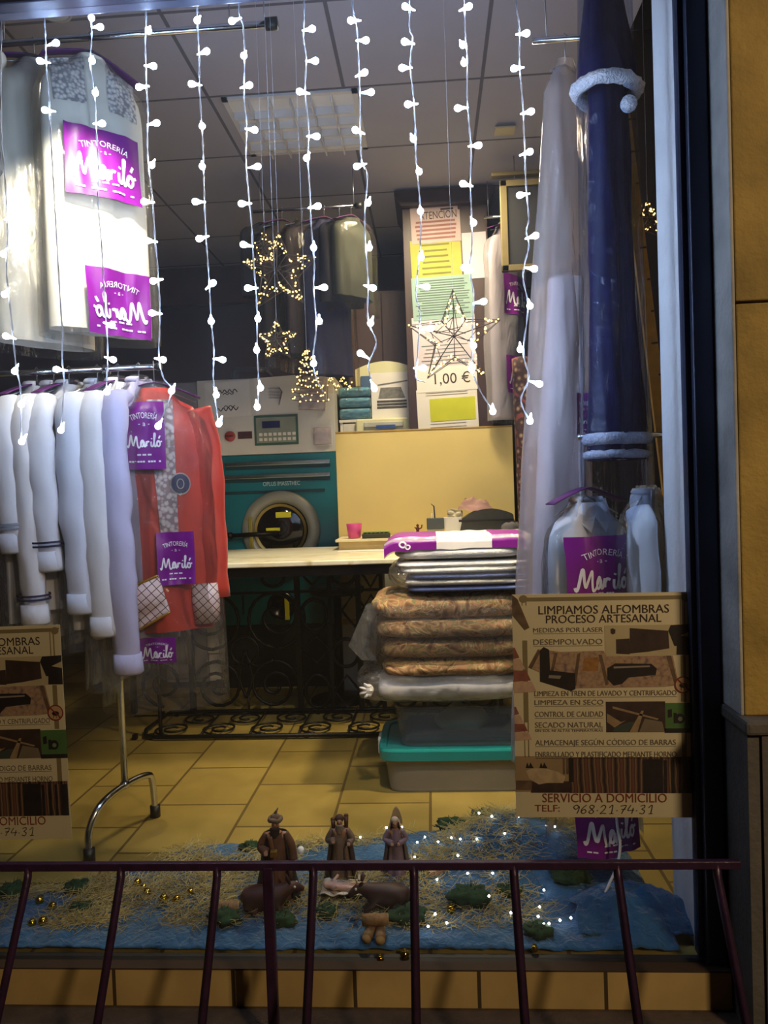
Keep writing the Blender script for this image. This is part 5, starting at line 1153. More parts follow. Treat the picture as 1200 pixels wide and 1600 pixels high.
# ------------------------------------------------------------------ posters on the inside of the glass
def poster(x0, z0, label, rz):
    W, H = 0.517, 0.662
    t = thing('poster', label, 'poster', (x0, GY + 0.012, z0)); t.rotation_euler = (0, R(rz), 0)
    X = lambda x: (x - 35) / 1095 * W - W / 2
    Z = lambda y: H / 2 - (y - 60) / 1415 * H
    cream = mat('cream_poster_paper', '#e9dcb8', 0.6, var=0.05, nscale=4)
    MB().box((-W / 2, 0, -H / 2), (W / 2, 0.0008, H / 2)).build('sheet', cream, t)
    def rect(mb, a, b, c, d, y=-0.0008): mb.add([(X(a), y, Z(d)), (X(c), y, Z(d)), (X(c), y, Z(b)), (X(a), y, Z(b))], [(0, 1, 2, 3)]); return mb
    def pg(mb, pts, y=-0.0012): mb.add([(X(a), y, Z(b)) for a, b in pts], [tuple(range(len(pts)))]); return mb
    olive = mat('olive_border_print', '#8f8058', 0.6, var=0.1)
    m = MB(); rect(m, 85, 80, 1125, 88); rect(m, 120, 96, 1070, 104)
    for a, b in ((95, 100), (118, 124)): rect(m, a, 90 if False else 350, b, 1090); rect(m, a, 100, b, 130)
    for a, b in ((1058, 1064), (1080, 1088)): rect(m, a, 105, b, 262); rect(m, a, 455, b, 745); rect(m, a, 940, b, 1110)
    rect(m, 100, 350, 120, 870, -0.0006); rect(m, 1064, 455, 1080, 745, -0.0006); rect(m, 1064, 940, 1080, 1110, -0.0006)
    rect(m, 120, 88, 1070, 97, -0.0006)
    for cx, cy in ((105, 88), (1095, 98)):
        pg(m, [(cx + 26 * math.cos(2 * math.pi * i / 16), cy + 24 * math.sin(2 * math.pi * i / 16)) for i in range(16)], -0.0010)
    m.build('border', olive, t)
    fn = lambda x, y: (x, -0.0016, y)
    def tx(s, a, b, base, cap, m_, it=0.0):
        l = MB(); write(l, s, fn, (X(a) + X(b)) / 2, Z(base), cap / 1415 * H, X(b) - X(a), italic=it); return l.build('lettering', m_, t)
    tx('LIMPIAMOS ALFOMBRAS', 198, 992, 186, 52, dark_ink); tx('PROCESO ARTESANAL', 243, 945, 243, 50, dark_ink)
    lines = [('MEDIDAS POR LASER', 163, 590, 300, 28), ('DESEMPOLVADO', 163, 585, 378, 34), ('LIMPIEZA EN TREN DE LAVADO Y CENTRIFUGADO', 163, 1030, 703, 32), ('LIMPIEZA EN SECO', 163, 585, 758, 30),
             ('CONTROL DE CALIDAD', 163, 583, 835, 34), ('SECADO NATURAL', 163, 580, 903, 34), ('SIN SOL NI ALTAS TEMPERATURAS', 163, 580, 930, 15), ('ALMACENAJE SEGÚN CÓDIGO DE BARRAS', 163, 1022, 1015, 34), ('ENRROLLADO Y PLASTIFICADO MEDIANTE HORNO', 163, 1025, 1090, 34)]
    for s, a, b, base, cap in lines: tx(s, a, b, base, cap, grey_ink)
    m = MB()
    for s, a, b, base, cap in lines:
        if cap > 20: rect(m, a, base + 8, b, base + 11)
    m.build('underline', grey_ink, t)
    tx('SERVICIO A DOMICILIO', 200, 962, 1378, 56, red_ink); tx('TELF:', 152, 306, 1437, 42, red_ink)
    # handwritten number
    hand = {'9': [[(.8, .8), (.4, 1), (.1, .75), (.4, .5), (.8, .8), (.75, .4), (.6, 0)]], '6': [[(.7, 1), (.25, .6), (.15, .2), (.45, 0), (.75, .25), (.5, .5), (.2, .3)]],
            '8': [[(.7, .9), (.35, 1), (.2, .75), (.5, .5), (.75, .2), (.45, 0), (.15, .2), (.5, .5), (.75, .8), (.65, .95)]], '2': [[(.1, .75), (.4, 1), (.7, .8), (.5, .4), (.1, 0), (.45, .05), (.85, 0)]],
            '1': [[(.2, .7), (.6, 1), (.55, 0)], [(.3, 0), (.8, .02)]], '7': [[(.1, .9), (.8, .95), (.5, .4), (.35, 0)], [(.25, .5), (.75, .52)]], '4': [[(.4, 1), (.1, .4), (.5, .4), (.9, .42)], [(.75, .7), (.65, 0)]],
            '3': [[(.15, .9), (.6, 1), (.65, .75), (.35, .55), (.7, .35), (.55, 0), (.1, .08)]], '.': [[(.3, .35), (.6, .36)]]}
    l = MB(); xx = 382
    for ch in '968.21.74.31':
        wd = 26 if ch == '.' else 47
        for st in hand[ch]:
            pts = catmull([Vector((X(xx + a * wd * 1.05 + b * 8), 0, Z(1450 - b * 54))) for a, b in st], 4); L = []
            for i, p in enumerate(pts):
                d = (pts[min(i + 1, len(pts) - 1)] - pts[max(i - 1, 0)]); d = d.normalized() if d.length > 0 else Vector((1, 0, 0)); n = Vector((-d.z, 0, d.x)) * 0.0011
                L += [(p.x + n.x, -0.0016, p.z + n.z), (p.x - n.x, -0.0016, p.z - n.z)]
            l.add(L, [(2 * i, 2 * i + 1, 2 * i + 3, 2 * i + 2) for i in range(len(pts) - 1)])
        xx += wd
    l.build('handwritten_number', dark_ink, t)
    # printed pictures
    pale = mat('print_pale', '#cdbd95', 0.6, var=0.1); brown = mat('print_brown', '#3d2a26', 0.6, var=0.35, nscale=30); dark = mat('print_black_brown', '#1e1517', 0.6, var=0.4, nscale=40); tan = mat('print_tan', '#6d553f', 0.6, var=0.4, nscale=30)
    p1 = rect(MB(), 600, 262, 1130, 452).build('machine_picture', pale, t)
    m = MB(); pg(m, [(752, 280), (985, 300), (990, 410), (860, 430), (750, 440)]); pg(m, [(668, 350), (750, 345), (750, 445), (668, 440)]); pg(m, [(635, 285), (650, 280), (666, 290), (664, 312), (648, 320), (636, 310)]); m.build('machine_body', brown, p1)
    m = MB(); pg(m, [(985, 300), (1000, 265), (1130, 260), (1130, 300), (1060, 330), (1130, 345), (1130, 400), (1020, 395)]); pg(m, [(1035, 395), (1130, 400), (1130, 452), (1032, 450)]); m.build('machine_frame', dark, p1)
    rugm = pattern('print_rug', 'Voronoi', ['#8d5a48', '#c0a184', '#b59479', '#a98770', '#7c6a6e'], 95, 0.6, pos=[0.05, 0.2, 0.5, 0.75, 0.95])
    p2 = pg(MB(), [(190, 405), (330, 425), (590, 420), (610, 455), (1010, 455), (1045, 640), (960, 650), (420, 655), (128, 520)]).build('rug_picture', rugm, t)
    m = MB()
    for q in ([(430, 440), (450, 430), (420, 640), (400, 640)], [(560, 445), (580, 445), (620, 630), (600, 640)], [(970, 455), (1000, 455), (1040, 640), (1020, 642)], [(128, 520), (190, 410), (205, 420), (150, 530)], [(290, 430), (310, 430), (280, 560), (262, 560)]): pg(m, q, -0.0016)
    m.build('rug_bands', tan, p2)
    pg(MB(), [(470, 465), (560, 460), (555, 545), (460, 548)], -0.0016).build('rug_medallion', mat('print_orange', '#a9763c', 0.6, var=0.3, nscale=60), p2)
    m = MB(); pg(m, [(200, 415), (225, 392), (258, 410), (262, 540), (415, 560), (415, 660), (390, 672), (200, 610)], -0.002); pg(m, [(612, 530), (660, 500), (880, 505), (912, 535), (905, 575), (740, 590), (700, 630), (650, 640), (612, 600)], -0.002); m.build('rug_machine', dark, p2)
    m = MB(); pg(m, [(255, 570), (330, 575), (320, 595), (250, 588)], -0.0024); pg(m, [(650, 520), (870, 515), (870, 525), (650, 532)], -0.0024); m.build('steel_glint', mat('print_grey_glint', '#9a8f84', 0.5), p2)
    p3 = rect(MB(), 600, 742, 960, 935).build('washing_picture', brown, t)
    m = MB(); pg(m, [(605, 815), (690, 870), (720, 860), (650, 905), (605, 870)]); pg(m, [(740, 935), (815, 800), (830, 800), (790, 935)]); pg(m, [(640, 770), (920, 850), (910, 858), (640, 785)]); m.build('belt', mat('print_sand', '#a58a66', 0.6, var=0.2, nscale=40), p3)
    pg(MB(), [(800, 935), (835, 850), (940, 870), (955, 935)], -0.0011).build('floor_print', mat('print_dust', '#80725e', 0.6, var=0.2), p3)
    pg(MB(), [(650, 905), (740, 870), (780, 870), (730, 935), (640, 930)], -0.0011).build('sheet_print', mat('print_slate', '#3e4a44', 0.6), p3)
    p4 = rect(MB(), 960, 752, 1133, 912).build('green_picture', mat('print_green', '#4f7a3c', 0.6, var=0.12), t)
    rect(MB(), 955, 912, 1133, 940).build('picture_foot', dark, p4)
    m = MB(); pg(m, [(1048 + 30 * math.cos(2 * math.pi * i / 20), 850 + 32 * math.sin(2 * math.pi * i / 20)) for i in range(20)], -0.0014); pg(m, [(975, 795), (1000, 790), (1000, 840), (975, 845)]); pg(m, [(1010, 815), (1030, 815), (1030, 880), (1010, 880)]); m.build('port_print', dark, p4)
    pg(MB(), [(1050 + 14 * math.cos(2 * math.pi * i / 16), 852 + 14 * math.sin(2 * math.pi * i / 16)) for i in range(16)], -0.0018).build('port_eye', mat('print_port', '#7d8d74', 0.6), p4)
    p5 = rect(MB(), 370, 1092, 1122, 1320).build('carpet_rolls_picture', pattern('print_rolls', 'Wave', ['#2c1b1c', '#6b4b38', '#94795a', '#47302c', '#7a4a3a'], 9.5, 0.6, bands_direction='X', Distortion=1.8), t)
    m = MB()
    for a, b in ((945, 965), (990, 1010), (1035, 1050), (1080, 1122)): rect(m, a, 1112, b, 1320, -0.0012)
    rect(m, 820, 1105, 940, 1320, -0.0011); rect(m, 365, 1100, 395, 1250, -0.0012); m.build('dark_rolls', dark, p5)
    p6 = rect(MB(), 36, 1085, 370, 1312).build('wool_picture', mat('print_wool_back', '#a98f6a', 0.6, var=0.1), t)
    rect(MB(), 130, 1245, 372, 1318, -0.0011).build('wool_floor', brown, p6)
    m = MB(); pg(m, [(100, 1180), (140, 1160), (230, 1165), (300, 1185), (345, 1215), (330, 1255), (230, 1255), (180, 1265), (120, 1230)], -0.0014); m.build('wool_heap', mat('print_wool', '#c9b08c', 0.6, var=0.2, nscale=40), p6)
    m = MB()
    for cx in (125, 210): pg(m, [(cx - 25, 1160), (cx - 15, 1125), (cx - 5, 1150), (cx + 5, 1125), (cx + 25, 1162)], -0.0015)
    m.build('fringe', dark, p6)
    m = MB(); rect(m, 330, 1095, 342, 1200, -0.0012); rect(m, 350, 1095, 364, 1200, -0.0012); rect(m, 36, 1240, 135, 1300, -0.0012); m.build('column_print', tan, p6)
    # stacked rugs down the left edge
    m = MB(); m2 = MB()
    for (yt, s) in ((395, 1.0), (770, 0.75)):
        for i in range(4):
            y0_, y1_ = yt + i * 72 * s, yt + (i + 1) * 72 * s; xa, xb = 40 + 34 * i * s, 40 + 34 * (i + 1) * s
            pg(m if i % 2 == 0 else m2, [(36, y0_), (xa + 6, y0_), (xb, y1_ - 8), (36, y1_)], -0.0012)
    m.build('rug_stack_red', mat('print_red_rug', '#96574a', 0.6, var=0.25, nscale=50), t); m2.build('rug_stack_pale', mat('print_pale_rug', '#d3b096', 0.6, var=0.15, nscale=50), t)
    pg(MB(), [(36, 60), (70, 90), (140, 270), (110, 285), (36, 190)], -0.0012).build('rug_corner', tan, t)
    # no-moth sign
    m = MB(); c = (1070, 638)
    ang = [2 * math.pi * i / 28 for i in range(28)]
    m.add([(X(c[0] + 53 * r * math.cos(a)), -0.0020, Z(c[1] + 53 * r * math.sin(a))) for r in (1, 0.84) for a in ang], [(i, (i + 1) % 28, (i + 1) % 28 + 28, i + 28) for i in range(28)])
    pg(m, [(c[0] - 36, c[1] - 30), (c[0] - 30, c[1] - 36), (c[0] + 36, c[1] + 30), (c[0] + 30, c[1] + 36)], -0.0026)
    sg = pg(MB(), [(c[0] + 46 * math.cos(a), c[1] + 46 * math.sin(a)) for a in ang], -0.0018).build('no_moth_sign', mat('print_sign_face', '#c9a77e', 0.6), t)
    m.build('red_ring', mat('print_red', '#8b2a1c', 0.6), sg)
    m = MB(); pg(m, [(c[0] + 24 * math.cos(a), c[1] + 4 + 15 * math.sin(a)) for a in ang], -0.0023)
    for k in (-1, 0, 1): pg(m, [(c[0] + 14 * k, c[1] + 8), (c[0] + 14 * k + 4, c[1] + 8), (c[0] + 20 * k + 8, c[1] + 34), (c[0] + 20 * k + 4, c[1] + 34)], -0.0023)
    m.build('moth', dark, sg)
pc = (P(808, 930, GY + 0.012) + P(1080, 930, GY + 0.012) + P(808, 1268, GY + 0.012) + P(1072, 1280, GY + 0.012)) / 4
poster(pc.x + 0.002, pc.z, 'whole rug-cleaning poster headed LIMPIAMOS ALFOMBRAS, on the glass beside the right frame', 0.6)
pr = P(103, 1145, GY + 0.012)
poster(pr.x - 0.2585, pr.z - 0.0, 'rug-cleaning poster cut off by the left edge of the view, below the white shirts', -0.6)

# ------------------------------------------------------------------ nativity display on the floor behind the glass
OUT = [(-60, 1390), (60, 1388), (150, 1378), (230, 1352), (300, 1322), (360, 1316), (420, 1318), (550, 1312), (640, 1300), (690, 1296), (760, 1292), (840, 1296), (900, 1300), (960, 1318), (1010, 1360), (1040, 1410), (1064, 1488)]
OUTW = [PZ(x, y, 0.01) for x, y in OUT]
def far_edge(x):
    for a, b in zip(OUTW, OUTW[1:]):
        if a.x <= x <= b.x: return a.y + (b.y - a.y) * (x - a.x) / max(1e-6, b.x - a.x)
    return OUTW[0].y if x < OUTW[0].x else OUTW[-1].y
BUMPS = [(PZ(770, 1345, 0.0), 0.16, 0.12), (PZ(870, 1350, 0), 0.20, 0.09), (PZ(1000, 1450, 0), 0.12, 0.06), (PZ(300, 1400, 0), 0.15, 0.02), (PZ(600, 1400, 0), 0.14, 0.02)]
def ground(x, y):
    z = 0.022 + 0.012 * nz(x * 6, y * 6, 1) + 0.008 * nz(x * 16, y * 16, 2)
    for c, r, h in BUMPS: z += h * math.exp(-((x - c.x) ** 2 + (y - c.y) ** 2) / (r * r))
    e = min(far_edge(x) - y, y - GY - 0.012, OUTW[-1].x + 0.02 - x)
    return 0.004 + max(0, z) * max(0.0, min(1.0, e / 0.06)) ** 0.6
def tulle():
    y0 = GY + 0.026; x0, x1 = -1.62, OUTW[-1].x
    def fn(u, v):
        x = x0 + (x1 - x0) * u; ye = far_edge(x) + 0.02 * nz(x * 9, 3) + 0.008 * nz(x * 31, 5); y = y0 + (ye - y0) * v
        z = ground(x, y) + 0.006 * nz(x * 30, y * 14, 4) + 0.004 * nz(x * 60, y * 50, 6)
        return Vector((x, y, max(0.003, z)))
    m, nt, out = newmat('blue_tulle')
    b = N(nt, 'ShaderNodeBsdfPrincipled'); b.inputs['Roughness'].default_value = 0.8; b.inputs['Base Color'].default_value = srgb('#1d5f8c'); b.inputs['Sheen Weight'].default_value = 0.4
    tr = N(nt, 'ShaderNodeBsdfTransparent'); mx = N(nt, 'ShaderNodeMixShader'); co = coords(nt, (1, 1, 1))
    n1 = N(nt, 'ShaderNodeTexNoise'); n1.inputs['Scale'].default_value = 7; n1.inputs['Detail'].default_value = 5; nt.links.new(co, n1.inputs['Vector'])
    mr = N(nt, 'ShaderNodeMapRange'); mr.inputs['To Min'].default_value = 0.0; mr.inputs['To Max'].default_value = 0.30; nt.links.new(n1.outputs[0], mr.inputs[0])
    nt.links.new(mr.outputs[0], mx.inputs[0]); nt.links.new(b.outputs[0], mx.inputs[1]); nt.links.new(tr.outputs[0], mx.inputs[2]); nt.links.new(mx.outputs[0], out.inputs[0])
    n2 = N(nt, 'ShaderNodeTexNoise'); n2.inputs['Scale'].default_value = 28; n2.inputs['Detail'].default_value = 6; n2.inputs['Distortion'].default_value = 1.2; nt.links.new(co, n2.inputs['Vector'])
    bp = N(nt, 'ShaderNodeBump'); bp.inputs['Strength'].default_value = 0.9; bp.inputs['Distance'].default_value = 0.02; nt.links.new(n2.outputs[0], bp.inputs['Height']); nt.links.new(bp.outputs[0], b.inputs['Normal'])
    t = tag(MB().grid(fn, 220, 70).build('tulle_cloth', m, None, thick=0.002), 'blue tulle spread over the floor behind the glass, under the straw and figurines', 'cloth')
    # fold of tulle drooping at the right end
    c = PZ(1000, 1455, 0)
    MB().grid(lambda u, v: Vector((c.x - 0.20 + 0.36 * u + 0.02 * nz(u * 4, v * 3), GY + 0.07 + 0.20 * v, 0.035 + 0.035 * math.sin(math.pi * v) * (1 + 0.8 * nz(u * 7, v * 3, 8)) + 0.06 * math.sin(math.pi * u) * v + 0.008 * nz(u * 20, v * 10))), 40, 24).build('loose_fold', m, t, thick=0.002)
    rnd = random.Random(7)
    # straw
    s = MB(); n = 0
    while n < 8000:
        x = rnd.uniform(-1.5, OUTW[-1].x - 0.08); y = rnd.uniform(GY + 0.06, far_edge(x) - 0.03)
        dens = nz(x * 3.2 + 4, y * 4.5, 9) + 0.12 - (0.5 if y < GY + 0.11 else 0) - (0.8 if x > 0.52 else 0)
        if rnd.random() > 0.30 + dens * 2.4: continue
        z = ground(x, y) + rnd.uniform(0.003, 0.014); a = rnd.uniform(0, 6.28); l = rnd.uniform(0.025, 0.075); k = rnd.uniform(-1, 1)
        p0 = Vector((x, y, z)); d = Vector((math.cos(a), math.sin(a), rnd.uniform(-0.1, 0.35))); q = Vector((-d.y, d.x, 0.4)) * k * 0.3
        s.tube([p0, p0 + d * l * 0.5 + q * l * 0.5, p0 + d * l], 0.0010, 3, caps=False); n += 1
    o = s.build('straw', mat('dry_straw', '#b5a56c', 0.8, var=0.3, nscale=12)); tag(o, 'dry straw strewn over the blue tulle', 'straw', None, 'stuff')
    # moss
    ms = mat('dark_green_moss', '#1f3a20', 0.95, var=0.4, nscale=40)
    spots = [(390, 1330, 0.03, 'dark moss clump behind the turbaned figurine, at the far edge'), (120, 1393, 0.035, 'dark moss clump at the back left of the display'), (125, 1425, 0.03, 'dark moss clump below the gold baubles on the left'), (20, 1400, 0.04, 'dark moss clump at the far left edge'), (510, 1430, 0.035, 'dark moss clump left of the log pile'), (635, 1440, 0.045, 'dark moss clump right of the log pile'), (735, 1415, 0.05, 'dark moss clump beside the single gold bauble, right of the ox'), (795, 1400, 0.03, 'small dark moss clump behind the third right-hand bar'), (705, 1300, 0.045, 'dark moss clump on the left side of the blue mound'), (760, 1300, 0.05, 'dark moss clump on top of the blue mound'), (800, 1305, 0.035, 'dark moss clump on the right shoulder of the blue mound'), (890, 1390, 0.05, 'dark moss clump left of the white cable'), (840, 1460, 0.035, 'dark moss clump under the row of gold baubles by the cable'), (350, 1445, 0.04, 'dark moss clump in front of the brown log'), (440, 1445, 0.035, 'dark moss clump in front of the donkey')]
    for px, py, r, lab in spots:
        p = PZ(px, py, 0.02); z = ground(p.x, p.y)
        b = MB().ball((0, 0, 0), r, 1.3, 1.0, 0.62, 22, 14); b.v = [tuple(Vector(v) * (1 + 0.5 * nz(v[0] * 70 + px, v[1] * 70, v[2] * 70))) for v in b.v]
        for i in range(40):
            d = Vector((rnd.gauss(0, 1), rnd.gauss(0, 1), abs(rnd.gauss(0, 1)))).normalized() * r * rnd.uniform(0.8, 1.25); d.z *= 0.7
            b.tube([d * 0.6, d * 1.15], [0.002, 0.0006], 3, caps=False)
        o = b.build('moss_clump', ms); o.location = (p.x, p.y, z + r * 0.3); tag(o, lab, 'moss', 'moss clumps among the straw')
    # baubles
    gb = mat('gold_bauble', '#cfa93a', 0.12, 1.0, var=0.03)
    cap = mat('gold_cap', '#8a6a22', 0.3, 1.0)
    for px, py, r in [(215, 1386, 9), (224, 1392, 8), (230, 1401, 9), (256, 1411, 10), (276, 1412, 9), (298, 1402, 8), (118, 1419, 9), (50, 1443, 9), (67, 1441, 10), (62, 1408, 9), (82, 1417, 9), (705, 1423, 10), (632, 1482, 10), (594, 1488, 8), (836, 1446, 8), (843, 1462, 9), (835, 1476, 8), (955, 1420, 9), (976, 1427, 8)]:
        p = PZ(px, py, 0.03); rr = r * 0.5 * p.y / FPX * 1.5
        t = thing('gold_bauble', 'small shiny gold bauble lying in the straw', 'bauble', (p.x, p.y, ground(p.x, p.y) + rr * 0.6), 0, 'gold baubles lying in the straw')
        MB().ball((0, 0, 0), rr, seg=16, rings=10).build('ball', gb, t)
        MB().lathe([(0, 0), (rr * 0.28, 0), (rr * 0.28, rr * 0.25), (0, rr * 0.25)], 10, (0, 0, rr * 0.95)).build('cap', cap, t)
    # cold fairy lights in the straw
    t = thing('fairy_lights', 'string of tiny cold white lights winding through straw and mound', 'string lights', (0.1, 2.6, 0.0)); o_ = Vector((0.1, 2.6, 0.0))
    LP = [(515, 1307), (563, 1308), (604, 1293), (628, 1292), (602, 1310), (652, 1318), (648, 1339), (664, 1312), (685, 1324), (706, 1327), (720, 1336), (746, 1344), (750, 1318), (770, 1331), (790, 1345), (812, 1330), (731, 1372), (716, 1352), (764, 1400), (683, 1376), (709, 1403), (669, 1448), (698, 1442), (680, 1428), (798, 1426), (843, 1418), (841, 1432), (850, 1444), (858, 1443), (875, 1438), (892, 1434), (770, 1373), (868, 1334), (488, 1358), (585, 1433), (850, 1395)]
    lm = emis('fairy_led', (0.9, 0.95, 1.0), 30); pts = []
    ball = MB().ball((0, 0, 0), 0.0036, seg=8, rings=6).build('bulb', lm); me = ball.data; bpy.data.objects.remove(ball)
    for px, py in LP:
        p = PZ(px, py, 0.05)
        if p.y > far_edge(p.x) - 0.02: p = P(px, py, far_edge(p.x) - 0.05)
        p.z = max(p.z, ground(p.x, p.y) + 0.022) if p.z < 0.2 else p.z
        b = bpy.data.objects.new('bulb', me); C.objects.link(b); b.parent = t; b.location = p - o_; pts.append(p)
    rest = pts[:]; line = [rest.pop(0)]
    while rest:
        k = min(range(len(rest)), key=lambda i: (rest[i] - line[-1]).length); line.append(rest.pop(k))
    MB().tube([p - o_ - Vector((0, 0, 0.004)) for p in catmull(line, 5)], 0.0008, 4).build('wire', mat('green_wire', '#1d2b1e', 0.5), t)
tulle()

def skin_body(name, verts, edges, m, parent, sub=2):
    """one continuous skinned surface from a joint skeleton: verts = [(co, rx, ry)]"""
    me = bpy.data.meshes.new(name); me.from_pydata([v[0] for v in verts], edges, []); me.update()
    o = bpy.data.objects.new(name, me); C.objects.link(o); o.parent = parent
    md = o.modifiers.new('skin', 'SKIN'); md.use_smooth_shade = True
    lay = me.skin_vertices[0].data
    for i, v in enumerate(verts): lay[i].radius = (v[1], v[2]); lay[i].use_root = (i == 0)
    s = o.modifiers.new('sub', 'SUBSURF'); s.levels = sub; s.render_levels = sub
    me.materials.append(m); return o
def figurine(px, pyb, H, label, robe, cloak, skin, kind):
    p = PZ(px, pyb, 0.03); zb = ground(p.x, p.y) - 0.004
    t = thing('nativity_figurine', label, 'figurine', (p.x, p.y, zb), R(4))
    s = lambda x, y, z: (x * H, y * H, z * H)
    kneel = kind == 'woman'
    if kneel: hl, hr = (-0.06, -0.16, 0.62), (0.05, -0.16, 0.62)
    elif kind == 'turban': hl, hr = (-0.10, -0.15, 0.63), (0.20, -0.05, 0.50)
    else: hl, hr = (-0.09, -0.15, 0.68), (0.13, -0.12, 0.62)
    V = [(s(0, 0, 0.46), .085 * H, .07 * H), (s(0, 0, 0.64), .085 * H, .065 * H), (s(0, 0, 0.76), .095 * H, .06 * H), (s(0, -0.005, 0.83), .035 * H, .035 * H), (s(0, -0.015, 0.875), .052 * H, .056 * H), (s(0, -0.012, 0.93), .056 * H, .062 * H), (s(0, -0.005, 0.965), .035 * H, .04 * H),
         (s(-0.125, 0, 0.77), .04 * H, .04 * H), (s(-0.17, -0.03, 0.64), .032 * H, .032 * H), (s(*hl), .022 * H, .022 * H), (s(0.125, 0, 0.77), .04 * H, .04 * H), (s(0.18, -0.02, 0.64), .032 * H, .032 * H), (s(*hr), .022 * H, .022 * H), (s(0, -0.085, 0.905), .012 * H, .012 * H)]
    E = [(0, 1), (1, 2), (2, 3), (3, 4), (4, 5), (5, 6), (2, 7), (7, 8), (8, 9), (2, 10), (10, 11), (11, 12), (5, 13)]
    for hb, bx in ((9, hl), (12, hr)):
        for k in range(5):
            i0 = len(V); f = 0.030 * (1 - 0.12 * abs(k - 1.5)); sp = (k - 1.5) * 0.012 if k < 4 else 0
            if k < 4: V.append((s(bx[0] + sp, bx[1] - 0.02, bx[2] - 0.006), .006 * H, .006 * H)); V.append((s(bx[0] + sp, bx[1] - 0.02 - f * 0.6, bx[2] - f * 0.8), .005 * H, .005 * H))
            else: V.append((s(bx[0] + math.copysign(0.02, -bx[0]), bx[1] - 0.01, bx[2] + 0.012), .007 * H, .007 * H)); V.append((s(bx[0] + math.copysign(0.026, -bx[0]), bx[1] - 0.025, bx[2] + 0.014), .005 * H, .005 * H))
            E += [(hb, i0), (i0, i0 + 1)]
    skin_body('body', V, E, skin, t)
    bot = 0.235 if not kneel else 0.25
    rb = Surf(prof([(0, 0.075 * H), (0.10, 0.125 * H), (0.35, 0.12 * H), (0.6, 0.145 * H), (1, bot * 0.78 * H)]), prof([(0, 0.06 * H), (0.35, 0.09 * H), (1, (0.15 if not kneel else 0.22) * H)]), 0.815 * H, 0.0, p=2.0, amp=0.5, fx=26 / (H / 0.3), fz=4, seed=px * 0.01)
    rb.mesh(40, 24).build('robe', robe, t)
    sl = MB()
    for sg, h in ((-1, hl), (1, hr)):
        sl.tube(catmull([s(sg * 0.10, 0, 0.785), s(sg * 0.18, -0.02, 0.65), s(h[0] * 0.98, h[1] * 0.85, h[2] - 0.005)], 5), [0.05 * H] * 5 + [0.047 * H] * 3 + [0.052 * H] * 2 + [0.055 * H], 12)
    sl.build('sleeves', robe, t)
    cl = MB().grid(lambda u, v: (lambda a, z: Vector((math.cos(a) * (0.13 + 0.13 * v) * H * (1 + 0.08 * nz(a * 4, v * 3)), math.sin(a) * (0.095 + 0.10 * v) * H + 0.01 * H, z * H)))(R(-38 + 256 * u), 0.80 - 0.79 * v), 36, 16)
    cl.build('cloak', cloak, t, thick=0.012 * H)
    dk = mat('figurine_dark_eye', '#14100e', 0.4)
    MB().ball(s(-0.022, -0.066, 0.918), 0.0075 * H, seg=8, rings=6).ball(s(0.022, -0.066, 0.918), 0.0075 * H, seg=8, rings=6).build('eyes', dk, t)
    MB().tube([s(-0.018, -0.072, 0.872), s(0, -0.076, 0.869), s(0.018, -0.072, 0.872)], 0.004 * H, 6).build('mouth', mat('figurine_lip', '#6e3326', 0.5), t)
    if kind != 'woman':
        hm = mat('figurine_grey_beard' if kind == 'staff' else 'figurine_dark_beard', '#8d8074' if kind == 'staff' else '#2b1d18', 0.8, var=0.3, nscale=60)
        MB().grid(lambda u, v: Vector(((u - 0.5) * 0.105 * H * (1 - 0.55 * v * v), (-0.062 - 0.022 * math.cos((u - 0.5) * 2.6) + 0.01 * v) * H, (0.885 - 0.14 * v) * H)), 12, 8).build('beard', hm, t, thick=0.022 * H)
    gold = mat('figurine_gold', '#a5813a', 0.35, 0.6, var=0.2)
    if kind == 'turban':
        m = MB(); m.tube([(0.066 * H * math.cos(2 * math.pi * i / 20), (-0.008 + 0.066 * math.sin(2 * math.pi * i / 20)) * H, (0.962 + 0.008 * math.sin(i)) * H) for i in range(20)], 0.026 * H, 8, True).ball(s(0, -0.005, 0.985), 0.055 * H, 1, 1, 0.8, 16, 10).tube([s(0.0, 0, 1.02), s(0.02, 0.0, 1.06), s(0.035, 0, 1.09)], [0.02 * H, 0.012 * H, 0.002], 8)
        m.build('turban', mat('figurine_turban', '#77604a', 0.8, var=0.4, nscale=80), t)
        MB().box(s(-0.045, -0.215, 0.60), s(0.03, -0.15, 0.67), 0.006 * H).build('gift_casket', gold, t)
        MB().tube(catmull([s(-0.06, -0.095, 0.79), s(-0.01, -0.13, 0.5), s(0.0, -0.165, 0.05)], 6), 0.028 * H, 8, flat=0.5).build('sash', mat('figurine_brown_sash', '#6b452b', 0.7, var=0.2), t)
    elif kind == 'staff':
        MB().ball(s(0, 0.012, 0.95), 0.068 * H, 1, 1, 0.9, 16, 10).build('hair', mat('figurine_brown_hair', '#4a2f22', 0.8, var=0.3, nscale=60), t)
        MB().tube([s(0.10, -0.15, 0.0), s(0.10, -0.15, 0.60)], 0.012 * H, 8).build('staff', mat('figurine_wood', '#6a4a2a', 0.7), t)
        m = MB()
        for sg, dz in ((-1, 0.0), (1, 0.05)): m.tube([s(sg * 0.095, 0.03, 0.80), s(sg * 0.10, 0.03, 0.93 + dz)], [0.03 * H, 0.036 * H], 12).lathe([(0, 0), (0.036 * H, 0), (0.03 * H, 0.02 * H), (0, 0.03 * H)], 12, s(sg * 0.10, 0.03, 0.93 + dz))
        m.build('shoulder_bundle', mat('figurine_bundle', '#5a3a26', 0.7, var=0.3), t)
    else:
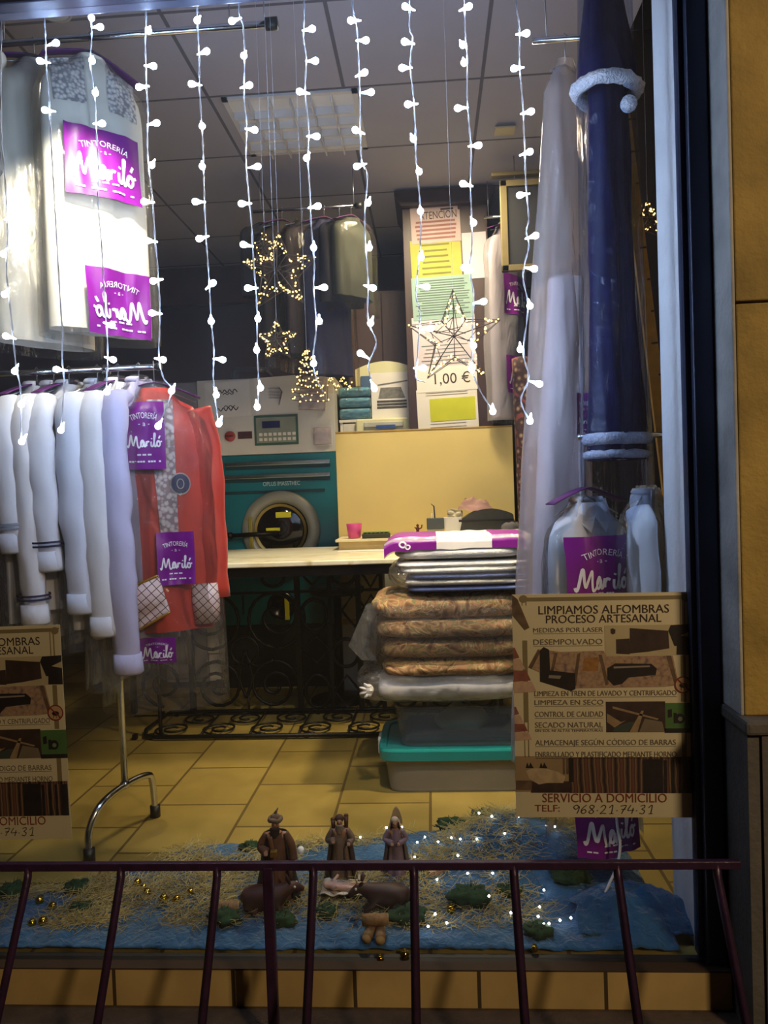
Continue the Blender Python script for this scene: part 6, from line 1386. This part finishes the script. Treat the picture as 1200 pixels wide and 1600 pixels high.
        v_ = MB().grid(lambda u, v: (lambda a: Vector((math.cos(a) * (0.072 + 0.075 * v) * H, (math.sin(a) * (0.075 + 0.05 * v) + 0.005) * H, (0.99 - 0.30 * v + 0.02 * math.sin(a) * (1 - v)) * H)))(R(-35 + 250 * u)), 28, 10)
        v_.ball(s(0, 0.012, 0.955), 0.070 * H, 1, 1, 0.9, 16, 10).build('veil', mat('figurine_veil', '#b9a58f', 0.8, var=0.15), t)
        MB().grid(lambda u, v: Vector(((u - 0.5) * 0.20 * H + 0.03 * H, 0.075 * H + 0.03 * math.cos((u - 0.5) * 3) * H, (0.86 + 0.30 * v * math.cos((u - 0.5) * 2.6)) * H)), 14, 8).build('halo', mat('figurine_halo', '#b09a72', 0.5, var=0.1), t, thick=0.008 * H)
def nativity():
    skin = mat('figurine_skin', '#a87a5c', 0.55, var=0.08)
    k = 0.305
    figurine(435, 1402, 0.29, 'bearded figurine with tall turban and dark cloak, leftmost of the standing figurines', mat('figurine_brown_robe', '#5f3d28', 0.7, var=0.3, nscale=30), mat('figurine_black_cloak', '#1d1513', 0.7, var=0.3, nscale=30), skin, 'turban')
    figurine(534, 1378, 0.235, 'grey-bearded figurine with staff and bundles on the shoulders, middle of the display', mat('figurine_grey_robe', '#6f5c4c', 0.7, var=0.3, nscale=30), mat('figurine_maroon_cloak', '#33201f', 0.7, var=0.3, nscale=30), skin, 'staff')
    figurine(620, 1372, 0.205, 'veiled woman figurine in lilac-grey robe kneeling behind the ox', mat('figurine_lilac_robe', '#7c6670', 0.7, var=0.2, nscale=30), mat('figurine_taupe_cloak', '#5a4a44', 0.7, var=0.2, nscale=30), skin, 'woman')
    # infant
    p = PZ(537, 1398, 0.03)
    t = thing('infant_figurine', 'pale infant figurine lying on straw, in front of the staff-bearing figurine', 'figurine', (p.x, p.y, ground(p.x, p.y) + 0.012))
    V = [((0.0, 0, 0.012), .016, .013), ((-0.03, 0, 0.014), .017, .014), ((-0.052, 0, 0.02), .008, .008), ((-0.07, -0.002, 0.024), .017, .017), ((0.03, -0.014, 0.012), .010, .010), ((0.055, -0.018, 0.022), .007, .007), ((0.078, -0.016, 0.012), .005, .005), ((0.03, 0.014, 0.012), .010, .010), ((0.058, 0.016, 0.018), .007, .007), ((0.08, 0.016, 0.010), .005, .005),
         ((-0.03, -0.026, 0.02), .007, .007), ((-0.012, -0.038, 0.034), .005, .005), ((-0.036, 0.026, 0.02), .007, .007), ((-0.02, 0.038, 0.036), .005, .005)]
    skin_body('body', V, [(0, 1), (1, 2), (2, 3), (0, 4), (4, 5), (5, 6), (0, 7), (7, 8), (8, 9), (1, 10), (10, 11), (1, 12), (12, 13)], mat('figurine_pale_skin', '#d3ab98', 0.5), t)
    MB().grid(lambda u, v: Vector(((u - 0.5) * 0.15, (v - 0.5) * 0.10, -0.004 + 0.012 * nz(u * 5, v * 5) + 0.016 * abs(v - 0.5) * 2)), 16, 12).build('swaddling_cloth', mat('figurine_cloth', '#cfc3ae', 0.8, var=0.1), t, thick=0.003)
    # ox
    def beast(name, label, px, py, m, flip, horns, sc_):
        p = PZ(px, py, 0.03); t = thing(name, label, 'figurine', (p.x, p.y, ground(p.x, p.y)), R(0 if not flip else 180))
        S = lambda x, y, z: (x * sc_, y * sc_, z * sc_)
        V = [(S(0.05, 0, 0.055), .045 * sc_, .05 * sc_), (S(-0.01, 0, 0.058), .044 * sc_, .052 * sc_), (S(-0.06, 0, 0.062), .040 * sc_, .045 * sc_), (S(-0.09, -0.006, 0.082), .026 * sc_, .028 * sc_), (S(-0.115, -0.015, 0.096), .022 * sc_, .024 * sc_), (S(-0.145, -0.028, 0.078), .014 * sc_, .014 * sc_), (S(-0.158, -0.034, 0.068), .011 * sc_, .011 * sc_),
             (S(0.085, 0, 0.055), .030 * sc_, .034 * sc_), (S(-0.055, -0.04, 0.028), .016 * sc_, .016 * sc_), (S(-0.095, -0.048, 0.012), .010 * sc_, .010 * sc_), (S(-0.055, -0.05, 0.007), .008 * sc_, .008 * sc_), (S(0.06, -0.045, 0.030), .022 * sc_, .022 * sc_), (S(0.02, -0.058, 0.018), .012 * sc_, .012 * sc_), (S(0.06, -0.062, 0.008), .009 * sc_, .009 * sc_),
             (S(-0.055, 0.04, 0.028), .016 * sc_, .016 * sc_), (S(-0.095, 0.045, 0.012), .010 * sc_, .010 * sc_), (S(0.06, 0.045, 0.030), .022 * sc_, .022 * sc_), (S(0.02, 0.055, 0.014), .012 * sc_, .012 * sc_), (S(0.105, -0.01, 0.045), .006 * sc_, .006 * sc_), (S(0.11, -0.04, 0.015), .004 * sc_, .004 * sc_)]
        E = [(0, 1), (1, 2), (2, 3), (3, 4), (4, 5), (5, 6), (0, 7), (2, 8), (8, 9), (9, 10), (0, 11), (11, 12), (12, 13), (2, 14), (14, 15), (0, 16), (16, 17), (7, 18), (18, 19)]
        skin_body('body', V, E, m, t)
        fy = -1 if not flip else 1
        ears = MB(); hl = 0.028 if horns else 0.05
        for sg in (-1, 1): ears.tube([S(-0.105, -0.015 + sg * 0.018, 0.112), S(-0.10, -0.015 + sg * 0.034, 0.112 + hl * 0.6), S(-0.098, -0.015 + sg * 0.042, 0.112 + hl)], [0.008 * sc_, 0.010 * sc_, 0.002], 8, flat=0.5)
        ears.build('ears', m, t)
        if horns:
            h = MB()
            for sg in (-1, 1): h.tube(catmull([S(-0.115, -0.015 + sg * 0.012, 0.118), S(-0.118, -0.015 + sg * 0.034, 0.130), S(-0.122, -0.015 + sg * 0.036, 0.150)], 4), [0.006 * sc_] * 5 + [0.004 * sc_] * 3 + [0.001], 8)
            h.build('horns', mat('horn', '#b8a98c', 0.5), t)
        MB().ball(S(-0.126, -0.036, 0.098), 0.0055 * sc_, seg=8, rings=6).ball(S(-0.126, 0.004, 0.098), 0.0055 * sc_, seg=8, rings=6).build('eyes', mat('white_eye', '#d8d2c8', 0.4), t)
    beast('ox_figurine', 'dark brown horned ox figurine lying in front of the veiled woman', 605, 1418, mat('ox_brown', '#3a2119', 0.6, var=0.2), False, True, 0.78)
    beast('donkey_figurine', 'reddish brown donkey figurine lying below the turbaned figurine', 415, 1420, mat('donkey_brown', '#4a2a20', 0.6, var=0.2), True, False, 0.80)
    wood = mat('log_bark', '#8a6a45', 0.8, var=0.35, nscale=40, bump=0.4); cut = mat('log_cut', '#b8955f', 0.8, var=0.2, nscale=30)
    def log(px, py, L, r, ang, dz, lab, grp=None):
        p = PZ(px, py, 0.03); t = thing('log', lab, 'log', (p.x, p.y, ground(p.x, p.y) + r * 0.7 + dz), R(ang), grp)
        MB().tube([(-L / 2, 0, 0), (-L / 4, 0, 0.001), (L / 4, 0, -0.001), (L / 2, 0, 0)], [r * 0.98, r, r * 1.02, r], 16).build('bark', wood, t)
        for sg in (-1, 1): MB().lathe([(0, 0), (r * 0.88, 0), (r * 0.88, 0.0012), (0, 0.0012)], 16, (sg * L / 2 - (0.0012 if sg < 0 else 0), 0, 0), 'X').build('cut_end', cut, t)
    log(577, 1462, 0.07, 0.016, 80, 0.0, 'left bottom log of the small log pile in front of the ox')
    log(594, 1463, 0.07, 0.016, 95, 0.0, 'right bottom log of the small log pile in front of the ox')
    log(587, 1458, 0.08, 0.018, 4, 0.030, 'short pale log lying on top of the small log pile')
    log(352, 1428, 0.085, 0.024, 10, 0.0, 'brown log lying alone in the straw at left of the donkey')
    p = PZ(680, 1366, 0.03); t = thing('toy_crate', 'tiny pinkish slatted crate on the straw behind the middle bar', 'crate', (p.x, p.y, ground(p.x, p.y)), R(30))
    MB().box((-0.03, -0.02, 0), (0.03, 0.02, 0.022), 0.003).build('crate_body', mat('pinkish_wood', '#a88373', 0.8, var=0.2), t)
    m = MB()
    for i in range(3): m.box((-0.032, -0.022, 0.003 + i * 0.007), (0.032, 0.022, 0.006 + i * 0.007))
    m.build('slats', mat('pale_pink_wood', '#c2a08c', 0.8), t)
    p = PZ(484, 1352, 0.05); tag(MB().ball((0, 0, 0), 0.013, 1, 1, 1, 16, 10).build('cotton_ball', mat('white_cotton_ball', '#e3e3e3', 0.9)), 'white ball beside the turbaned figurine', 'ball').location = (P(470, 1328, 2.72).x, 2.72, P(470, 1328, 2.72).z)
nativity()

# ------------------------------------------------------------------ gold light stars
gl = emis('gold_micro_led', (1.0, 0.62, 0.16), GOLD)
def star(px, py, Y, rp, label, n=100, depth=0.02, seed=0, rot=0.0, top=3.0):
    c = P(px, py, Y); Rr = rp * Y / FPX; rnd = random.Random(seed)
    t = thing('light_star', label, 'decoration', c, R(-4))
    tw = mat('brown_twig', '#3a2612', 0.8, var=0.3, nscale=50)
    pts = [Vector((math.sin(R(36 * i + rot)) * Rr * (1 if i % 2 == 0 else 0.42), 0, math.cos(R(36 * i + rot)) * Rr * (1 if i % 2 == 0 else 0.42))) for i in range(10)]
    m = MB()
    for d in (-1, 1): m.tube([p + Vector((0, d * depth * (0.3 if i % 2 == 0 else 1), 0)) for i, p in enumerate(pts)], 0.0022, 5, True)
    for i in range(1, 10, 2): m.tube([pts[i] + Vector((0, -depth, 0)), pts[i] + Vector((0, depth, 0))], 0.002, 5)
    for i in range(0, 10, 2): m.tube([pts[i] + Vector((0, -depth * 0.3, 0)), Vector((0, -depth * 1.3, 0)), pts[(i + 1) % 10] + Vector((0, -depth, 0))], 0.0018, 4)
    for i in range(26):
        a, b = pts[rnd.randrange(10)] * rnd.uniform(0.2, 1), pts[rnd.randrange(10)] * rnd.uniform(0.2, 1); 
        if (a - b).length < Rr * 0.7: m.tube([a + Vector((0, rnd.uniform(-1, 1) * depth, 0)), b + Vector((0, rnd.uniform(-1, 1) * depth, 0))], 0.0012, 4)
    m.build('twig_frame', tw, t)
    b = MB()
    for i in range(n):
        k = rnd.randrange(10); u = rnd.random(); p = (pts[k] * (1 - u) + pts[(k + 1) % 10] * u) * rnd.uniform(0.72, 1.04)
        b.ball(p + Vector((0, rnd.uniform(-1.2, 0.4) * depth, 0)), rnd.uniform(0.0018, 0.0032) * Rr / 0.13 if Rr > 0.1 else rnd.uniform(0.0018, 0.0028), seg=6, rings=4)
    o = b.build('micro_lights', gl, t); o['kind'] = 'stuff'
    MB().tube([(0, 0, Rr if rot == 0 else Rr * 0.8), (0, 0, CEIL - c.z)], 0.0004, 4).build('hanging_thread', led_wire, t)
star(437, 425, 2.62, 62, 'large twig star with gold micro lights, above the smaller star over the machine', 120, 0.03, 1)
star(433, 532, 2.56, 34, 'small twig star with gold micro lights, hung below the large one over the machine', 80, 0.018, 2)
star(710, 528, 2.60, 74, 'wide twig star with sparse gold lights in front of the taped notices', 120, 0.02, 3)
star(1012, 345, 2.72, 30, 'small gold light star in the dark corner beside the right wall', 70, 0.02, 4)
star(414, 388, 2.75, 26, 'tiny faint gold light star at the upper left of the large star', 30, 0.015, 6)
def light_cone():
    Y = 2.60; c = P(482, 628, Y); H = 80 * Y / FPX; r = 30 * Y / FPX; rnd = random.Random(5)
    t = thing('light_cone', 'cone of gold micro lights above the teal machine, beside the papers', 'decoration', c)
    m = MB(); b = MB(); pts = []
    for i in range(120):
        k = i / 119; a = k * 2 * math.pi * 7; rr = r * (1 - k * 0.92); p = Vector((rr * math.cos(a), rr * math.sin(a) * 0.6, H * k)); pts.append(p)
        if rnd.random() < 0.8: b.ball(p + Vector((rnd.uniform(-1, 1), rnd.uniform(-1, 1), rnd.uniform(-1, 1))) * 0.006, rnd.uniform(0.0018, 0.003), seg=6, rings=4)
    for i in range(26):
        p = P(512 + i * 1.5, 602 - 7 * math.sin(i * 0.5) - (5 if i % 3 else 0), Y) - c; pts_ = p; b.ball(p, rnd.uniform(0.0018, 0.0026), seg=6, rings=4)
    m.tube(pts, 0.0012, 4); m.tube([pts[0]] + [P(512 + i * 4, 602 - 7 * math.sin(i * 1.4), Y) - c for i in range(10)], 0.0012, 4)
    m.build('wire', mat('brown_twig', '#3a2612'), t)
    o = b.build('micro_lights', gl, t); o['kind'] = 'stuff'
    MB().tube([(0, 0, H), (0, 0, CEIL - c.z)], 0.0004, 4).build('hanging_thread', led_wire, t)
light_cone()
def cable():
    pts = [(962, 1240), (964, 1285), (969, 1320), (964, 1352), (950, 1385), (935, 1415), (920, 1440), (914, 1455)]
    L = [P(x, y, 2.44 - 0.006 * i) for i, (x, y) in enumerate(pts)]
    L = [Vector((L[0].x, 2.46, 0.9)), Vector((L[0].x, 2.45, 0.5))] + L
    o = MB().tube(catmull(L, 6), 0.0045, 8).build('cable', mat('white_cable', '#d5d7de', 0.4, var=0.03)); tag(o, 'white cable hanging below the right poster into the blue tulle', 'cable')
cable()
